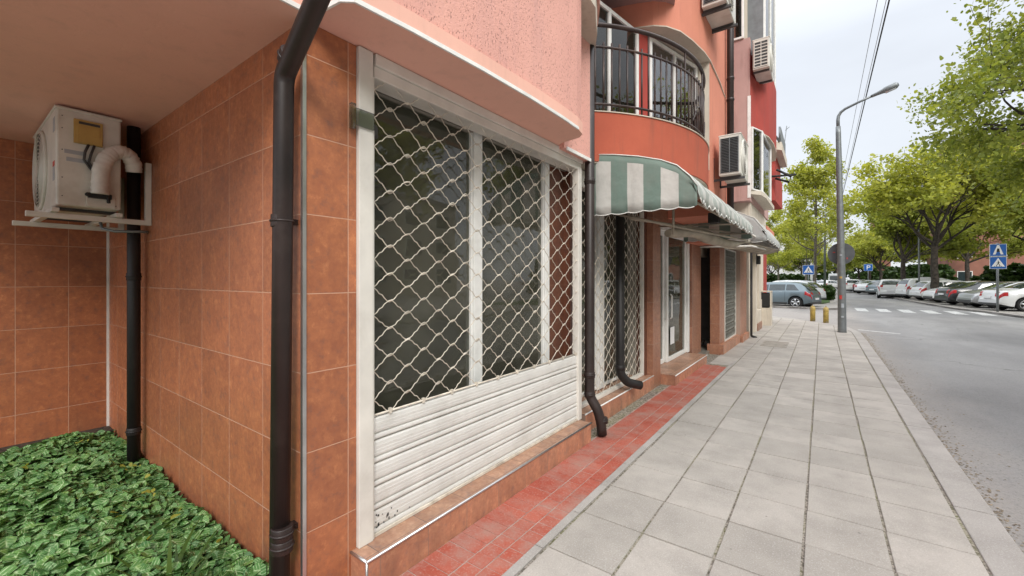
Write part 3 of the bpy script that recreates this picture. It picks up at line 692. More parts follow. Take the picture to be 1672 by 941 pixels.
# projecting bay with the dark lattice grille
b3 = b2
MB().prism([(-2.0,9.85),(-1.68,9.85),(-1.66,12.0),(-2.0,12.0)], -.03, .2).build('plinth', 'tile_step', b2, bevel=.004)
MB().box(-1.95, -1.76, 9.9, 10.45, .2, 2.5).build('pillar', 'tile_pillar', b2, bevel=.004)
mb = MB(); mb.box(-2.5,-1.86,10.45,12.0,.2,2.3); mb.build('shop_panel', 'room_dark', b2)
g3 = thing('lattice_grille', 'grey scrolled metal security grille over the dark window past the glass door', 'grille', (-1.78, 11.2, .2))
mb = MB(); mb.box(-1.79,-1.75,10.47,10.5,.2,2.3); mb.box(-1.79,-1.75,11.95,11.98,.2,2.3); mb.box(-1.79,-1.75,10.5,11.95,.2,.23); mb.box(-1.79,-1.75,10.5,11.95,2.27,2.3)
mb.build('frame', 'white_metal', g3)
mb = MB()
for i in range(10):
    for j in range(13):
        y = 10.57+.145*i; z = .31+.16*j; mb.ring((-1.77, y+random.gauss(0,.006), z), (1,0,0), .068, .009, 10, 4)
for i in range(10): mb.tube([(-1.77,10.5+.15*i,.23),(-1.77,10.5+.15*i,2.27)], .007, 5)
mb.build('scroll', 'lattice', g3)
MB().box(-2.5, -1.66, 12.0, 13.1, .0, 2.45).build('pillar', 'tile_pillar', b2, bevel=.004)
MB().box(-2.5, -1.6, 12.0, 13.2, -.03, .16).build('plinth', 'tile_step', b2, bevel=.004)
# facade above the shops: wall, loggia with curved glazing and balcony
cx, cy, rr = -3.57, 5.87, 2.35
par = [p for p in arc(cx, cy, rr, -49, 32, 34)]
balc = MB().prism(par+[(-2.6,7.12),(-2.6,4.1)], 2.86, 3.395).build('balcony', 'stucco_orange', b2)
lip = [p for p in arc(cx, cy, rr+.012, -49, 32, 34)]
MB().sheetwall(lip, 3.39, 3.40, .06).build('coping', 'stucco_cream', balc)
MB().prism([p for p in arc(cx, cy, rr-.012, -49, 32, 34)]+[(-2.6,7.1),(-2.6,4.15)], 2.845, 2.86).build('underside', 'stucco_cream', balc)
mb = MB(); rail = [p for p in arc(cx, cy, rr-.06, -47, 31, 40)]
mb.tube([(x,y,4.36) for x,y in rail], .024, 10); mb.tube([(x,y,4.12) for x,y in rail], .014, 8); mb.tube([(x,y,3.50) for x,y in rail], .014, 8)
nb = 33
for i in range(nb):
    a = R_(-46+76*i/(nb-1)); x = cx+(rr-.06)*math.cos(a); y = cy+(rr-.06)*math.sin(a)
    top = 4.36 if i % 7 == 0 else 4.17
    mb.tube([(x,y,3.38),(x,y,top)], .0105, 6)
# scroll ornament low in the railing
for s_ in (-1, 1):
    pts = []
    for k in range(30):
        t = k/29; a = R_(6+s_*(2+12*t)); rr2 = rr-.05; z = 3.55+.3*math.sin(t*3.1)*(1-.3*t)
        pts.append((cx+rr2*math.cos(a), cy+rr2*math.sin(a), z))
    mb.tube(pts, .008, 5)
mb.build('railing', 'rail', balc)
# loggia back: dark room, glazing, posts
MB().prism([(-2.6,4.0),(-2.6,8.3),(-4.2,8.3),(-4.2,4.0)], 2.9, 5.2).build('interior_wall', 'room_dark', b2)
def vglaz(pts, z0, z1, parent, fr=.05, gm='glass_up', splits=1, name='window'):
    (x0,y0),(x1,y1) = pts; a = Vector((x0,y0)); b = Vector((x1,y1)); d = (b-a).normalized(); n = Vector((d.y,-d.x)); L = (b-a).length
    def bar(s0, s1, za, zb, th=.03):
        p = [a+d*s0-n*th, a+d*s1-n*th, a+d*s1+n*th, a+d*s0+n*th]; return [tuple(q) for q in p], za, zb
    mb = MB()
    for k in range(splits+1):
        s = k*(L-fr)/splits; mb.prism(*bar(s, s+fr, z0, z1))
    mb.prism(*bar(fr, L-fr, z0, z0+fr, .026)); mb.prism(*bar(fr, L-fr, z1-fr, z1, .026))
    w = mb.build(name, 'white_trim', parent, bevel=.004)
    mb = MB(); mb.prism(*bar(fr, L-fr, z0+fr, z1-fr, .004)); mb.build('pane', gm, w); return w
vglaz([(-2.25,4.25),(-2.02,5.62)], 3.35, 4.95, b2, splits=2, gm='glass_dark')
vglaz([(-1.93,5.82),(-1.60,7.08)], 3.35, 4.95, b2, splits=2)
mb = MB(); pts = [(-2.02+.33*s-.05+.015*math.sin(s*40), 5.9+1.15*s) for s in np.linspace(0,1,40)]; mb.sheetwall(pts, 3.0, 4.95, .006); mb.build('glare_sheet', 'glare_sheet', b2)  # wavy pale sheet added behind the panes to imitate reflected bright sky
MB().prism([(-2.02,5.62),(-1.93,5.80),(-2.1,5.86),(-2.15,5.66)], 2.9, 5.0).build('post', 'stucco_red', b2)
mb = MB(); mb.prism([(-2.6,3.97),(-2.3,3.97),(-2.25,4.25),(-2.6,4.25)], 2.86, 5.0); mb.build('upper_wall', 'stucco_salmon', b2)
# upper wall bulge and pier to its right
uw = [(-2.6,4.4),(-2.6,5.44),(-2.3,5.50),(-2.0,5.60),(-1.82,5.68),(-1.69,5.80),(-1.57,6.02),(-1.49,6.35),(-1.42,6.8),(-1.40,7.12),(-1.42,8.0),(-1.46,8.7),(-4.2,8.7),(-4.2,4.4)]
MB().prism(uw, 5.0, 11).build('upper_wall', 'stucco_salmon', b2)
MB().prism([(x+.01 if x>-2.5 else x,y) for x,y in uw], 4.985, 5.0).build('underside', 'stucco_cream', b2)
MB().prism([(-1.41,7.14),(-1.43,8.0),(-1.46,8.7),(-2.5,8.7),(-2.5,7.14)], 2.6, 4.985).build('pier', 'stucco_salmon', b2)
MB().box(-1.64, -1.415, 7.115, 7.138, 3.3, 4.984).build('reveal', 'stucco_cream', b2)
MB().prism([(-1.5,5.6),(-1.62,5.95),(-2.6,5.7),(-3.2,5.6),(-3.2,4.0),(-1.9,4.0),(-1.6,4.7)], 5.32, 5.5).build('balcony_slab', 'stucco_mauve', b2)
# wall behind the awning
MB().box(-2.45, -2.0, 4.0, 9.9, 2.80, 2.86).build('band', 'stucco_cream', b2)
MB().box(-2.5, -2.05, 6.56, 9.9, 2.5, 2.80).build('band', 'tile_pillar', b2)
MB().box(-2.5, -1.5, 8.7, 9.45, 2.3, 11).build('upper_wall', 'stucco_salmon', b2)
# mauve bay
MB().box(-4, -1.14, 9.45, 13, 3.15, 6.35).build('bay', 'stucco_mauve', b2)
MB().box(-1.18, -1.125, 9.44, 9.47, 3.2, 5.2).build('corner_trim', 'white_trim', b2)
MB().box(-4, -1.16, 9.7, 12.6, 2.6, 3.15).build('bay', 'stucco_cream', b2)
rp = [(-1.14,9.50),(-1.08,9.9),(-.98,10.15),(-.91,10.45),(-.87,11.0),(-.87,11.8),(-.95,12.6),(-1.14,12.7)]
q = MB().prism(rp+[(-1.5,12.7),(-1.5,9.5)], 4.62, 6.05).build('balcony', 'stucco_red', b2)
MB().prism([(x+.008,y-.003) for x,y in rp]+[(-1.5,12.7),(-1.5,9.46)], 4.6, 4.62).build('underside', 'stucco_cream', q)
MB().prism([(-1.13,9.5),(-.98,9.75),(-.93,10.2),(-.93,12),(-1.3,12)], 3.28, 3.36).build('sill', 'stucco_cream', b2)
vglaz([(-1.12,9.5),(-.99,9.9)], 3.36, 4.6, b2, fr=.025); vglaz([(-.99,9.92),(-.95,11.2)], 3.36, 4.6, b2, fr=.04)
mb = MB(); mb.box(-1.6,-1.13,9.55,11,3.36,4.6); mb.build('interior_wall', 'render_white', b2)
# glazed upper storey on top of the red parapet
MB().box(-3.5, -.93, 9.62, 12, 6.05, 11).build('enclosed_loggia', 'steel_grey', b2)
vglaz([(-1.62,9.44),(-1.24,9.44)], 6.36, 9.5, b2, fr=.04)
MB().box(-1.7, -1.2, 9.5, 9.62, 6.35, 11).build('upper_wall', 'stucco_cream', b2)
vglaz([(-.925,9.65),(-.915,11.9)], 6.15, 9.8, b2, fr=.05, splits=2)
# ------------------------------------------------------------------ the farther house in the row
b4 = thing('red_house', 'cream and red rendered house at the far end of the row of shops', 'building', (-4, 16, 0))
MB().box(-5, -2.0, 13.2, 19.6, -.03, 6.0).build('wall', 'stucco_cream', b4)
MB().box(-2.0, -1.62, 13.3, 14.0, .0, 3.0).build('pier', 'stucco_cream', b4, bevel=.01)
MB().box(-2.0, -1.6, 14.6, 14.9, .0, 3.0).build('pier', 'stucco_cream', b4, bevel=.01)
MB().box(-2.0, -1.72, 17.6, 19.0, .9, 3.2).build('panel', 'stucco_red', b4)
MB().box(-2.0, -1.70, 16.3, 17.6, .9, 3.2).build('panel', 'stucco_cream', b4)
MB().box(-2.0, -1.68, 16.3, 19.5, -.03, .9).build('panel', 'stucco_cream', b4)
MB().prism([(-1.95,13.2),(-1.15,13.2),(-1.1,15.6),(-1.95,15.6)], 2.55, 2.62).build('canopy', 'stucco_cream', b4)
MB().box(-1.28, -1.2, 13.3, 15.5, 2.62, 3.05).build('sign_band', 'stucco_salmon', b4)
q = MB().prism([(-2,14.2),(-1.35,14.2),(-1.1,14.5),(-1.05,16.5),(-2,16.5)], 3.9, 4.75).build('balcony', 'stucco_red', b4)
MB().prism([(-2,15.5),(-1.4,15.5),(-1.2,15.8),(-1.2,18),(-2,18)], 4.76, 5.6).build('upper_wall', 'stucco_red', b4)
MB().prism([(-2,15.2),(-1.25,15.2),(-1.0,15.5),(-1.0,18),(-2,18)], 5.6, 5.85).build('floor_slab', 'stucco_cream', b4)
mb = MB()
for y in (15.4, 17.4):
    mb.tube([(-1.9,y,5.85),(-1.5,y,6.6),(-1.05,y,5.85)], .04, 6)
mb.tube([(-1.5,15.4,6.6),(-1.5,17.4,6.6)], .04, 6); mb.box(-1.06,-1.02,15.5,17.5,5.85,6.3); mb.tube([(-1.05,15.4,5.85),(-1.05,15.4,6.3)], .03, 6)
mb.build('roof_frame', 'steel_grey', b4)
mb = MB(); mb.tube([(-1.1,17.4,5.8),(-.98,17.4,6.9)], .012, 5); mb.tube([(-1.02,17.4,6.75),(-.9,17.4,6.85)], .01, 5); mb.build('aerial', 'steel_grey', b4)
mb = MB(); mb.tube([(-1.08,14.3,4.5),(-.75,14.3,4.35),(-.7,14.3,4.5),(-1.05,14.3,4.75)], .035, 6); mb.tube([(-1.2,14.2,4.55),(-.6,14.6,4.6)], .03, 6)
mb.build('bracket', 'black', b4)
# ------------------------------------------------------------------ drainpipes
def drainpipe(pts, r, label, mat='brown_pipe', cuffs=(), n=20, group=None):
    b = pts[-1] if pts[-1][2] < pts[0][2] else pts[0]
    t = thing('drainpipe', label, 'pipe', (b[0], b[1], b[2]), group)
    # round the corners
    P = [Vector(p) for p in pts]; out = [P[0]]
    for i in range(1, len(P)-1):
        a = (P[i-1]-P[i]); c = (P[i+1]-P[i]); k = min(r*1.1, a.length*.45, c.length*.45)
        for s in np.linspace(0, 1, 5):
            p0 = P[i]+a.normalized()*k; p1 = P[i]+c.normalized()*k
            out.append(p0*(1-s)**2+P[i]*2*s*(1-s)+p1*s*s)
    out.append(P[-1]); MB().tube(out, r, n).build('tube', mat, t)
    for (p, d) in cuffs:
        p = Vector(p); d = Vector(d).normalized()
        mb = MB(); mb.tube([p-d*.03, p-d*.026, p+d*.026, p+d*.03], [r*1.04, r*1.1, r*1.1, r*1.04], n); mb.ring(p+d*.0, d, r*1.1, .006, 24, 6)
        mb.build('collar', mat, t)
    return t
px0, py0 = -2.03, .955
t = drainpipe([(-1.33,.87,2.93),(-1.60,.90,2.735),(px0+.02,py0,2.54),(px0-.03,py0,-.05)], .043, 'thick dark brown drainpipe at the building corner, bent under the pink overhang',
    cuffs=[((px0,py0,.42),(0,0,1)),((px0,py0,.36),(0,0,1)),((px0,py0,1.87),(0,0,1)),((-1.935,.945,2.60),(.4,-.055,.26)),((-1.50,.885,2.905),(.24,-.03,.2))])
for z in (.405, 1.86): MB().box(px0-.04, px0, py0+.04, 1.03, z, z+.025).build('clamp', 'brown_pipe', t)
drainpipe([(-4.5,.95,2.83),(-4.5,.95,.0)], .043, 'black drainpipe in the recess corner behind the air conditioner', 'black_pipe',
    cuffs=[((-4.5,.95,.37),(0,0,1)),((-4.5,.95,1.62),(0,0,1))])
drainpipe([(-1.92,3.965,8),(-1.92,3.965,.40),(-1.84,3.985,.27),(-1.81,4.0,.14),(-1.80,4.0,.02)], .05, 'dark drainpipe between the two shop fronts with a kinked foot',
    cuffs=[((-1.92,3.965,.62),(0,0,1)),((-1.92,3.965,.42),(0,0,1)),((-1.805,4.02,.16),(.1,0,-1)),((-1.92,3.965,2.6),(0,0,1))])
drainpipe([(-2.03,5.05,2.7),(-2.03,5.05,.42),(-1.97,5.14,.30),(-1.86,5.3,.25)], .055, 'short black drainpipe in front of the second mesh shutter, foot turned outwards', 'black_pipe',
    cuffs=[((-2.03,5.05,.5),(0,0,1))])
drainpipe([(-1.40,8.92,10),(-1.40,8.92,2.6)], .06, 'long dark drainpipe running down the salmon wall beside the mauve bay',
    cuffs=[((-1.40,8.92,5.0),(0,0,1)),((-1.40,8.92,5.4),(0,0,1))])
drainpipe([(-1.55,13.15,2.6),(-1.55,13.15,.05),(-1.45,13.3,.0)], .03, 'thin dark drainpipe at the end of the pink tiled pillar', 'black_pipe')
# ------------------------------------------------------------------ air conditioners
def ac_unit(label, loc, rotz, W=.86, D=.33, H=.62, kind='coil', brac=True, group='air conditioner units on the facades'):
    """local frame: fan faces -y, right end +x, base centre at origin"""
    t = thing('air_conditioner', label, 'air conditioner', (0, 0, 0), group)
    mb = MB(); mb.box(-W/2, W/2, -D/2, D/2, .02, H-.012); mb.build('casing', 'ac_white', t, bevel=.014, seg=3, local=True)
    MB().box(-W/2-.006, W/2+.006, -D/2-.008, D/2+.006, H-.022, H).build('top_cover', 'ac_white', t, bevel=.008, local=True)
    R = H*.4; fx = -W*.12; mb = MB(); y = -D/2-.004
    mb.disc((fx, y, H*.5), (0,1,0), R, .006, 36); mb.build('fan_recess', 'dark_grey', t, local=True)
    mb = MB(); y = -D/2-.02
    for k in range(9): mb.ring((fx, y, H*.5), (0,1,0), R*(.16+.105*k), .0032, 30, 5)
    mb.ring((fx, -D/2-.006, H*.5), (0,1,0), R*1.04, .014, 40, 8)
    for k in range(6):
        a = math.pi*2*k/6; mb.tube([(fx+R*.1*math.cos(a), y, H*.5+R*.1*math.sin(a)), (fx+R*math.cos(a), y+.008, H*.5+R*math.sin(a))], .004, 5)
    mb.disc((fx, y-.003, H*.5), (0,1,0), R*.18, .006, 20); mb.build('fan_grille', 'ac_white', t, local=True)
    mb = MB()
    for k in range(3):
        a0 = 2*math.pi*k/3
        q = [(fx+R*.15*math.cos(a0), -D/2-.008, H*.5+R*.15*math.sin(a0))]+[(fx+R*.85*math.cos(a0+s), -D/2-.010-.004*s, H*.5+R*.85*math.sin(a0+s)) for s in (-.1,.25,.6,.95)]
        mb.add(q, [tuple(range(5))])
    mb.build('fan_blade', 'black', t, local=True)
    if kind in ('coil', 'lattice'):    # coil side at the left end
        x = -W/2-.003; mb = MB(); mb.box(x-.001, x+.004, -D*.40, D*.40, .06, H-.06); mb.build('coil', 'black' if kind == 'coil' else 'dark_grey', t, local=True)
        mb = MB(); n = 22 if kind == 'coil' else 8
        for k in range(n+1): z = .06+(H-.12)*k/n; w = .0018 if kind == 'coil' else .008; mb.box(x-.008, x-.0015, -D*.40, D*.40, z-w, z+w)
        for k in ((-.4, 0, .4) if kind == 'lattice' else (-.4, 0, .4)): mb.box(x-.009, x-.0012, D*k-.006, D*k+.006, .055, H-.055)
        mb.build('coil_guard', 'steel_grey' if kind == 'coil' else 'ac_white', t, local=True)
    if kind == 'side':                 # valve side at the right end
        x = W/2; mb = MB(); mb.box(x, x+.02, -.085, .065, H*.66, H*.9); mb.box(x+.02, x+.026, -.07, .05, H*.67, H*.83); mb.box(x+.0262, x+.031, .0, .06, H*.665, H*.745)
        mb.build('cable_cover', 'ac_yellow', t, bevel=.003, local=True)
        MB().box(x+.0201, x+.0225, -.06, .05, H*.855, H*.88).build('slot', 'dark_grey', t, local=True)
        for z0, z1, y0, y1, m in ((.545,.585,-.13,-.03,'ac_label'),(.47,.51,-.12,-.01,'ac_label')):
            MB().box(x+.0005, x+.002, y0, y1, H*z0, H*z1).build('sticker', m, t, local=True)
        mb = MB(); mb.box(x, x+.012, -.02, .135, .03, .13); mb.build('valve_cover', 'ac_white', t, bevel=.003, local=True)
        mb = MB(); mb.box(x+.012, x+.05, -.015, .11, .09, .125); mb.tube([(x+.04,.09,.12),(x+.055,.09,.06)], .012, 8); mb.tube([(x+.03,-.02,.11),(x+.06,-.02,.11)], .014, 8)
        mb.build('valve', 'black', t, bevel=.004, local=True)
        pts = [(x+.05,.045,.12),(x+.055,.045,.2),(x+.055,.05,.3),(x+.05,.075,.38),(x+.045,.11,.43),(x+.035,.155,.46),(x+.02,.205,.45),(x+.0,.24,.40),(x-.02,.25,.32)]
        P = []; rs = []
        for i in range(len(pts)-1):
            for k in range(6):
                s = k/6; P.append(Vector(pts[i])*(1-s)+Vector(pts[i+1])*s); rs.append(.05+.0035*math.sin((i*6+k)*2.4)+random.uniform(-.0015,.0015))
        MB().tube(P, rs, 16).build('hose', 'hose', t, local=True)
        mb = MB(); mb.tube([(x+.02,-.01,H*.66),(x+.03,-.03,H*.58),(x+.025,-.035,H*.5),(x+.03,-.005,H*.42),(x+.035,.02,H*.38)], .008, 6)
        mb.tube([(x+.02,.02,H*.66),(x+.03,.0,H*.56),(x+.025,-.01,H*.48),(x+.03,.02,H*.4)], .008, 6); mb.build('cable', 'dark_grey', t, local=True)
        mb = MB()
        for z in (.08,.2,.38,.52,.6): mb.disc((x-.0005, -D*.5+.03, H*z/.66), (1,0,0), .004, .004, 8)
        mb.disc((x,.14,.05),(1,0,0),.004,.004,8); mb.build('screw', 'dark_grey', t, local=True)
        MB().box(x-.13, x-.05, -D/2-.0015, -D/2-.0002, H*.42, H*.47).build('sticker', 'label_red', t, local=True)
        MB().box(x-.13, x-.05, -D/2-.0015, -D/2-.0002, H*.28, H*.415).build('sticker', 'ac_label', t, local=True)
        MB().box(x-.12, x-.04, -D/2-.0015, -D/2-.0002, H*.76, H*.9).build('sticker', 'ac_label', t, local=True)
    for sx in (-W*.35, W*.35): MB().box(sx-.03, sx+.03, -D*.45, D*.5, .0, .02).build('foot', 'dark_grey', t, local=True)
    if brac:
        for sx in (-W*.35, W*.35):
            mb = MB(); mb.box(sx-.02, sx+.02, -D*.5-.04, D/2+brac, -.035, -.002); mb.box(sx-.02, sx+.02, D/2+brac-.03, D/2+brac, -.035, .35)
            mb.build('bracket', 'dark_grey', t, local=True)
    t.location = loc; t.rotation_euler = (0, 0, R_(rotz)); return t
a = ac_unit('old white air conditioner with yellow cable cover and wrapped hose under the overhang', (-4.85, .665, 2.10), 0, W=1.1, D=.34, H=.715, kind='side', brac=0)
brk = thing('wall_bracket', 'cream steel wall bracket carrying the old air conditioner', 'bracket', (-4.4, 1.03, 2.0))
for x in (-4.37, -5.2):
    mb = MB(); mb.box(x-.02, x+.02, .36, 1.028, 2.03, 2.068); mb.box(x-.02, x+.02, .99, 1.028, 2.068, 2.53); mb.build('arm', 'white_metal', brk, bevel=.003)
mb = MB(); mb.box(-5.4, -4.28, .47, .51, 2.069, 2.098); mb.box(-5.4, -4.28, .80, .84, 2.069, 2.098); mb.build('crossbar', 'white_metal', brk, bevel=.003)
MB().tube([(-4.5,.75,2.06),(-4.48,.76,1.99),(-4.42,.82,1.97),(-4.4,.98,1.98),(-4.4,1.02,1.98)], .011, 8).build('drain_hose', 'steel_grey', brk)
ac_unit('white air conditioner with a dark coil end just above the striped awning', (-1.17, 7.8, 3.22), 90, W=.85, D=.31, H=.66, kind='coil', brac=.12)
ac_unit('air conditioner at the top edge of the picture seen from below on the salmon wall', (-1.25, 7.0, 5.53), 90, W=.8, D=.33, H=.66, kind='coil', brac=.14)
ac_unit('white air conditioner with a lattice end panel on the red balcony high up', (-.94, 9.75, 5.62), 90, W=.8, D=.28, H=.60, kind='lattice', brac=.0)
# ------------------------------------------------------------------ awnings
def m_stripe(name, ca, cb):
    m, nt, b = newmat(name); g = G(nt); P = g.pos()
    at = g.n('ShaderNodeAttribute', attribute_name='tone')
    c = g.mix(at.outputs['Fac'], ca, cb)
    c = g.mix(g.rng(g.noise(g.stretch(P, (2, 2, .8)), 3.5, 7, .65), .45, .7, 0, .4), c, (.3, .3, .27, 1))
    g.link(c, b.inputs['Base Color']); b.inputs['Roughness'].default_value = .8
    g.link(g.bump(g.noise(P, 5, 3), .5, .03), b.inputs['Normal'])
    o = nt.nodes['Material Output']; t = g.n('ShaderNodeBsdfTranslucent'); ms = g.n('ShaderNodeMixShader'); ms.inputs[0].default_value = .18
    g.link(c, t.inputs[0]); g.link(b.outputs[0], ms.inputs[1]); g.link(t.outputs[0], ms.inputs[2]); g.link(ms.outputs[0], o.inputs[0]); return m
M['stripe'] = m_stripe('stripe', (.66, .65, .61, 1), (.2, .28, .24, 1))
M['plain_canvas'] = m_stripe('plain_canvas', (.55, .56, .54, 1), (.5, .51, .5, 1))
def awning(label, prof, y0, y1, zval, edges, sw, mat, loc):
    t = thing('awning', label, 'awning', loc)
    px = [p[0] for p in prof]; pz = [p[1] for p in prof]
    X0, X1 = px[0], px[-1]
    def zt(x): return float(np.interp(x, px, pz))
    # end panels
    for ye, sgn in ((y0, -1), (y1, 1)):
        mb = MB(); tn = []
        for i in range(len(edges)-1):
            a, b = edges[i], edges[i+1]; K = 6
            for k in range(K):
                xa = a+(b-a)*k/K; xb = a+(b-a)*(k+1)/K; cols_ = []
                for x, f in ((xa, k/K), (xb, (k+1)/K)):
                    top = zt(x); mid = min(zval+.19, top-.01); bot = zval+.002-.015*abs(math.sin(math.pi*f))
                    w = .006*math.sin(x*11+.5)+.002*math.sin(x*31+1)
                    cols_.append([(x, ye+w*.2, top), (x, ye+w*.7, top-.07), (x, ye+w, top*.25+mid*.75), (x, ye-sgn*.004, mid), (x, ye-sgn*.004+w*1.2, (mid+bot)/2), (x, ye-sgn*.01+w*1.8, bot)])
                n = 6; mb.add(cols_[0]+cols_[1], [(j, j+1, n+j+1, n+j) for j in range(n-1)], True); tn += [1.0]+[(i+1) % 2]*(n-2)
        e = mb.build('end_panel', mat, t, tone=tn, weld=True)
        s = e.modifiers.new('solid', 'SOLIDIFY'); s.thickness = .003
        # edge binding
        mb = MB(); mb.tube([(x, ye+sgn*.002, z+.003) for x, z in prof], .006, 6)
        pts = []
        for i in range(len(edges)-1):
            for k in range(6):
                f = k/6; x = edges[i]+(edges[i+1]-edges[i])*f; w = .006*math.sin(x*11+.5)+.002*math.sin(x*31+1); pts.append((x, ye-sgn*.01+w*1.8, zval+.0-.015*abs(math.sin(math.pi*f))))
        mb.tube(pts, .005, 5); mb.build('binding', 'awn_edge', t)
    # front slope with scalloped valance
    mb = MB(); tn = []; ns = max(2, int(round((y1-y0)/sw))); sw = (y1-y0)/ns; pts = []
    for i in range(ns):
        K = 4
        for k in range(K):
            cols_ = []
            for f in (k/K, (k+1)/K):
                y = y0+sw*(i+f); sag = .012*math.sin((y-y0)*5)
                c_ = [(x+.0, y, z+(sag if 0 < q < len(prof)-1 else 0)) for q, (x, z) in enumerate(prof)]
                c_.append((X1+.006+.01*math.sin(y*9), y, pz[-1]-.06)); bz = pz[-1]-.115-.04*abs(math.sin(math.pi*f)); c_.append((X1+.01+.018*math.sin(y*9+1), y, bz)); cols_.append(c_)
                pts.append(c_[-1])
            n = len(cols_[0]); mb.add(cols_[0]+cols_[1], [(j, j+1, n+j+1, n+j) for j in range(n-1)], True); tn += [.1+.4*((i+1) % 2)]*(n-1)
    e = mb.build('top_panel', mat, t, tone=tn, weld=True); s = e.modifiers.new('solid', 'SOLIDIFY'); s.thickness = .003
    MB().tube(pts, .006, 5).build('binding', 'awn_edge', t)
    return t
prof = [(-2.04,2.95),(-1.75,2.90),(-1.5,2.84),(-1.27,2.765),(-1.12,2.69),(-1.0,2.57),(-.935,2.47)]
edges = [-2.04,-1.96,-1.79,-1.615,-1.445,-1.272,-1.105,-.94]
aw = awning('green and white striped canvas awning with a scalloped hem under the curved balcony', prof, 4.2, 8.1, 2.29, edges, .17, 'stripe', (-2.0, 6, 2.3))
mb = MB()
mb.tube([(-2.02,4.28,2.36),(-1.0,4.28,2.36),(-.97,8.0,2.36)], .014, 6); mb.tube([(-2.02,4.6,2.38),(-1.40,5.1,2.22),(-1.0,8.0,2.24)], .016, 6)
mb.tube([(-1.40,5.1,2.5),(-1.40,5.1,2.12)], .014, 6); mb.tube([(-1.85,4.9,2.32),(-1.1,8.0,2.36)], .016, 6); mb.tube([(-2.02,6.5,2.4),(-.98,6.5,2.36)], .014, 6); mb.tube([(-2.02,8.0,2.4),(-.98,8.0,2.36)], .014, 6)
mb.build('frame', 'canvas_dirty', aw)
P = [(-1.52+.5*s, 5.3+3.0*s, 2.16+.05*math.sin(s*7)+.06*s) for s in np.linspace(0, 1, 16)]
MB().tube(P, [.03+.05*math.sin(math.pi*min(1, .1+s))+.012*math.sin(s*19) for s in np.linspace(0, 1, 16)], 12).build('rolled_canvas', 'canvas_dirty', aw)
MB().box(-1.25,-1.12,6.2,6.36,2.36,2.5).build('motor', 'black', aw, bevel=.01)
prof2 = [(-2.0,3.0),(-1.75,2.98),(-1.35,2.93),(-1.05,2.78),(-.86,2.5)]
aw2 = awning('plain pale grey canvas awning farther along beyond the striped one', prof2, 9.35, 12.6, 2.33, [-2.0,-1.6,-1.2,-.86], .3, 'plain_canvas', (-1.9, 11, 2.4))
mb = MB(); mb.tube([(-1.9,8.75,2.44),(-1.05,8.75,2.42),(-1.0,12.2,2.42)], .02, 6); mb.tube([(-1.9,8.75,2.22),(-1.03,8.75,2.2),(-1.0,12.2,2.3)], .02, 6); mb.tube([(-1.45,8.76,2.22),(-1.45,8.76,2.46)], .018, 6)
mb.build('frame', 'awn_white', aw2)
P = [(-1.75+.65*s, 8.9+.5*s, 2.30-.10*math.sin(math.pi*s)) for s in np.linspace(0, 1, 10)]
mb = MB()
for i in range(9): 
    a, b = P[i], P[i+1]; mb.add([a, b, (b[0]+.3,b[1]+2.6,b[2]), (a[0]+.3,a[1]+2.6,a[2])], [(0,1,2,3)], True)
e = mb.build('sagging_canvas', 'canvas_dirty', aw2); e.modifiers.new('s', 'SOLIDIFY').thickness = .01
# ------------------------------------------------------------------ street furniture
t = thing('street_lamp', 'tall grey street lamp with a curved arm at the pavement corner', 'street lamp', (.49, 16.1, 0))
mb = MB(); mb.tube([(.49,16.1,-.03),(.49,16.1,.05),(.485,16.1,1.2),(.40,16.1,6.0),(.395,16.1,6.2)], [.12,.108,.104,.066,.062], 18); mb.build('pole', 'steel_grey', t)
pts = [(.415,16.1,6.45),(.41,16.12,6.8),(.44,16.12,7.0)]
A0 = Vector((.41,16.1,6.78)); A1 = Vector((1.45,15.85,7.62))
pts = [(.395,16.1,6.15),(.39,16.1,6.40),(.405,16.1,6.52),(.46,16.1,6.62),(.56,16.08,6.69),(.85,16.03,6.79),(1.2,15.97,6.89)]
MB().tube(pts, [.045,.045,.042,.04,.038,.034,.032], 12).build('arm', 'steel_grey', t)
d = (Vector(pts[-1])-Vector(pts[-2])).normalized(); p = Vector(pts[-1])
hd = MB(); hd.tube([p-d*.05, p+d*.08, p+d*.2, p+d*.26, p+d*.50, p+d*.56], [.042,.05,.065,.085,.09,.04], 12)
hd.build('lamp_head', 'steel_grey', t)
q = p+d*.36; MB().tube([q-d*.1+Vector((0,0,-.05)), q+d*.14+Vector((0,0,-.05))], .055, 12).build('diffuser', 'lamp_clear', t)
for z, m, h in ((1.62,'ac_yellow',.06),(1.0,'label_red',.12),(.75,'ac_label',.12),(.45,'ac_label',.05),(2.3,'ac_label',.04)):
    mb = MB(); R0 = .116-.0085*z+.003; a0 = -112+random.uniform(-14,14); q = arc(.487-.012*z*.6, 16.1, R0, a0, a0+34, 5); mb.add([(x,y,z) for x,y in q]+[(x,y,z+h) for x,y in q], [(i,i+1,7+i,6+i) for i in range(5)]); mb.build('sticker', m, t)
s = thing('round_sign', 'grey back of a round traffic sign fixed to the lamp post', 'road sign', (.45, 16.2, 2.2))
MB().disc((.47,16.24,2.37), (.1,1,0), .33, .008, 40).build('disc', 'sign_back', s)
mb = MB(); mb.box(.36,.56,16.2,16.235,2.55,2.58); mb.box(.36,.56,16.2,16.235,2.17,2.2); mb.build('clamp', 'steel_grey', s)
mb = MB(); mb.box(.27,.33,16.226,16.230,2.40,2.43); mb.box(.60,.70,16.22,16.226,2.20,2.25); mb.build('sticker', 'label_red', s)
BOL = [(-.28,19.75),(.12,19.28)]
bol0 = None
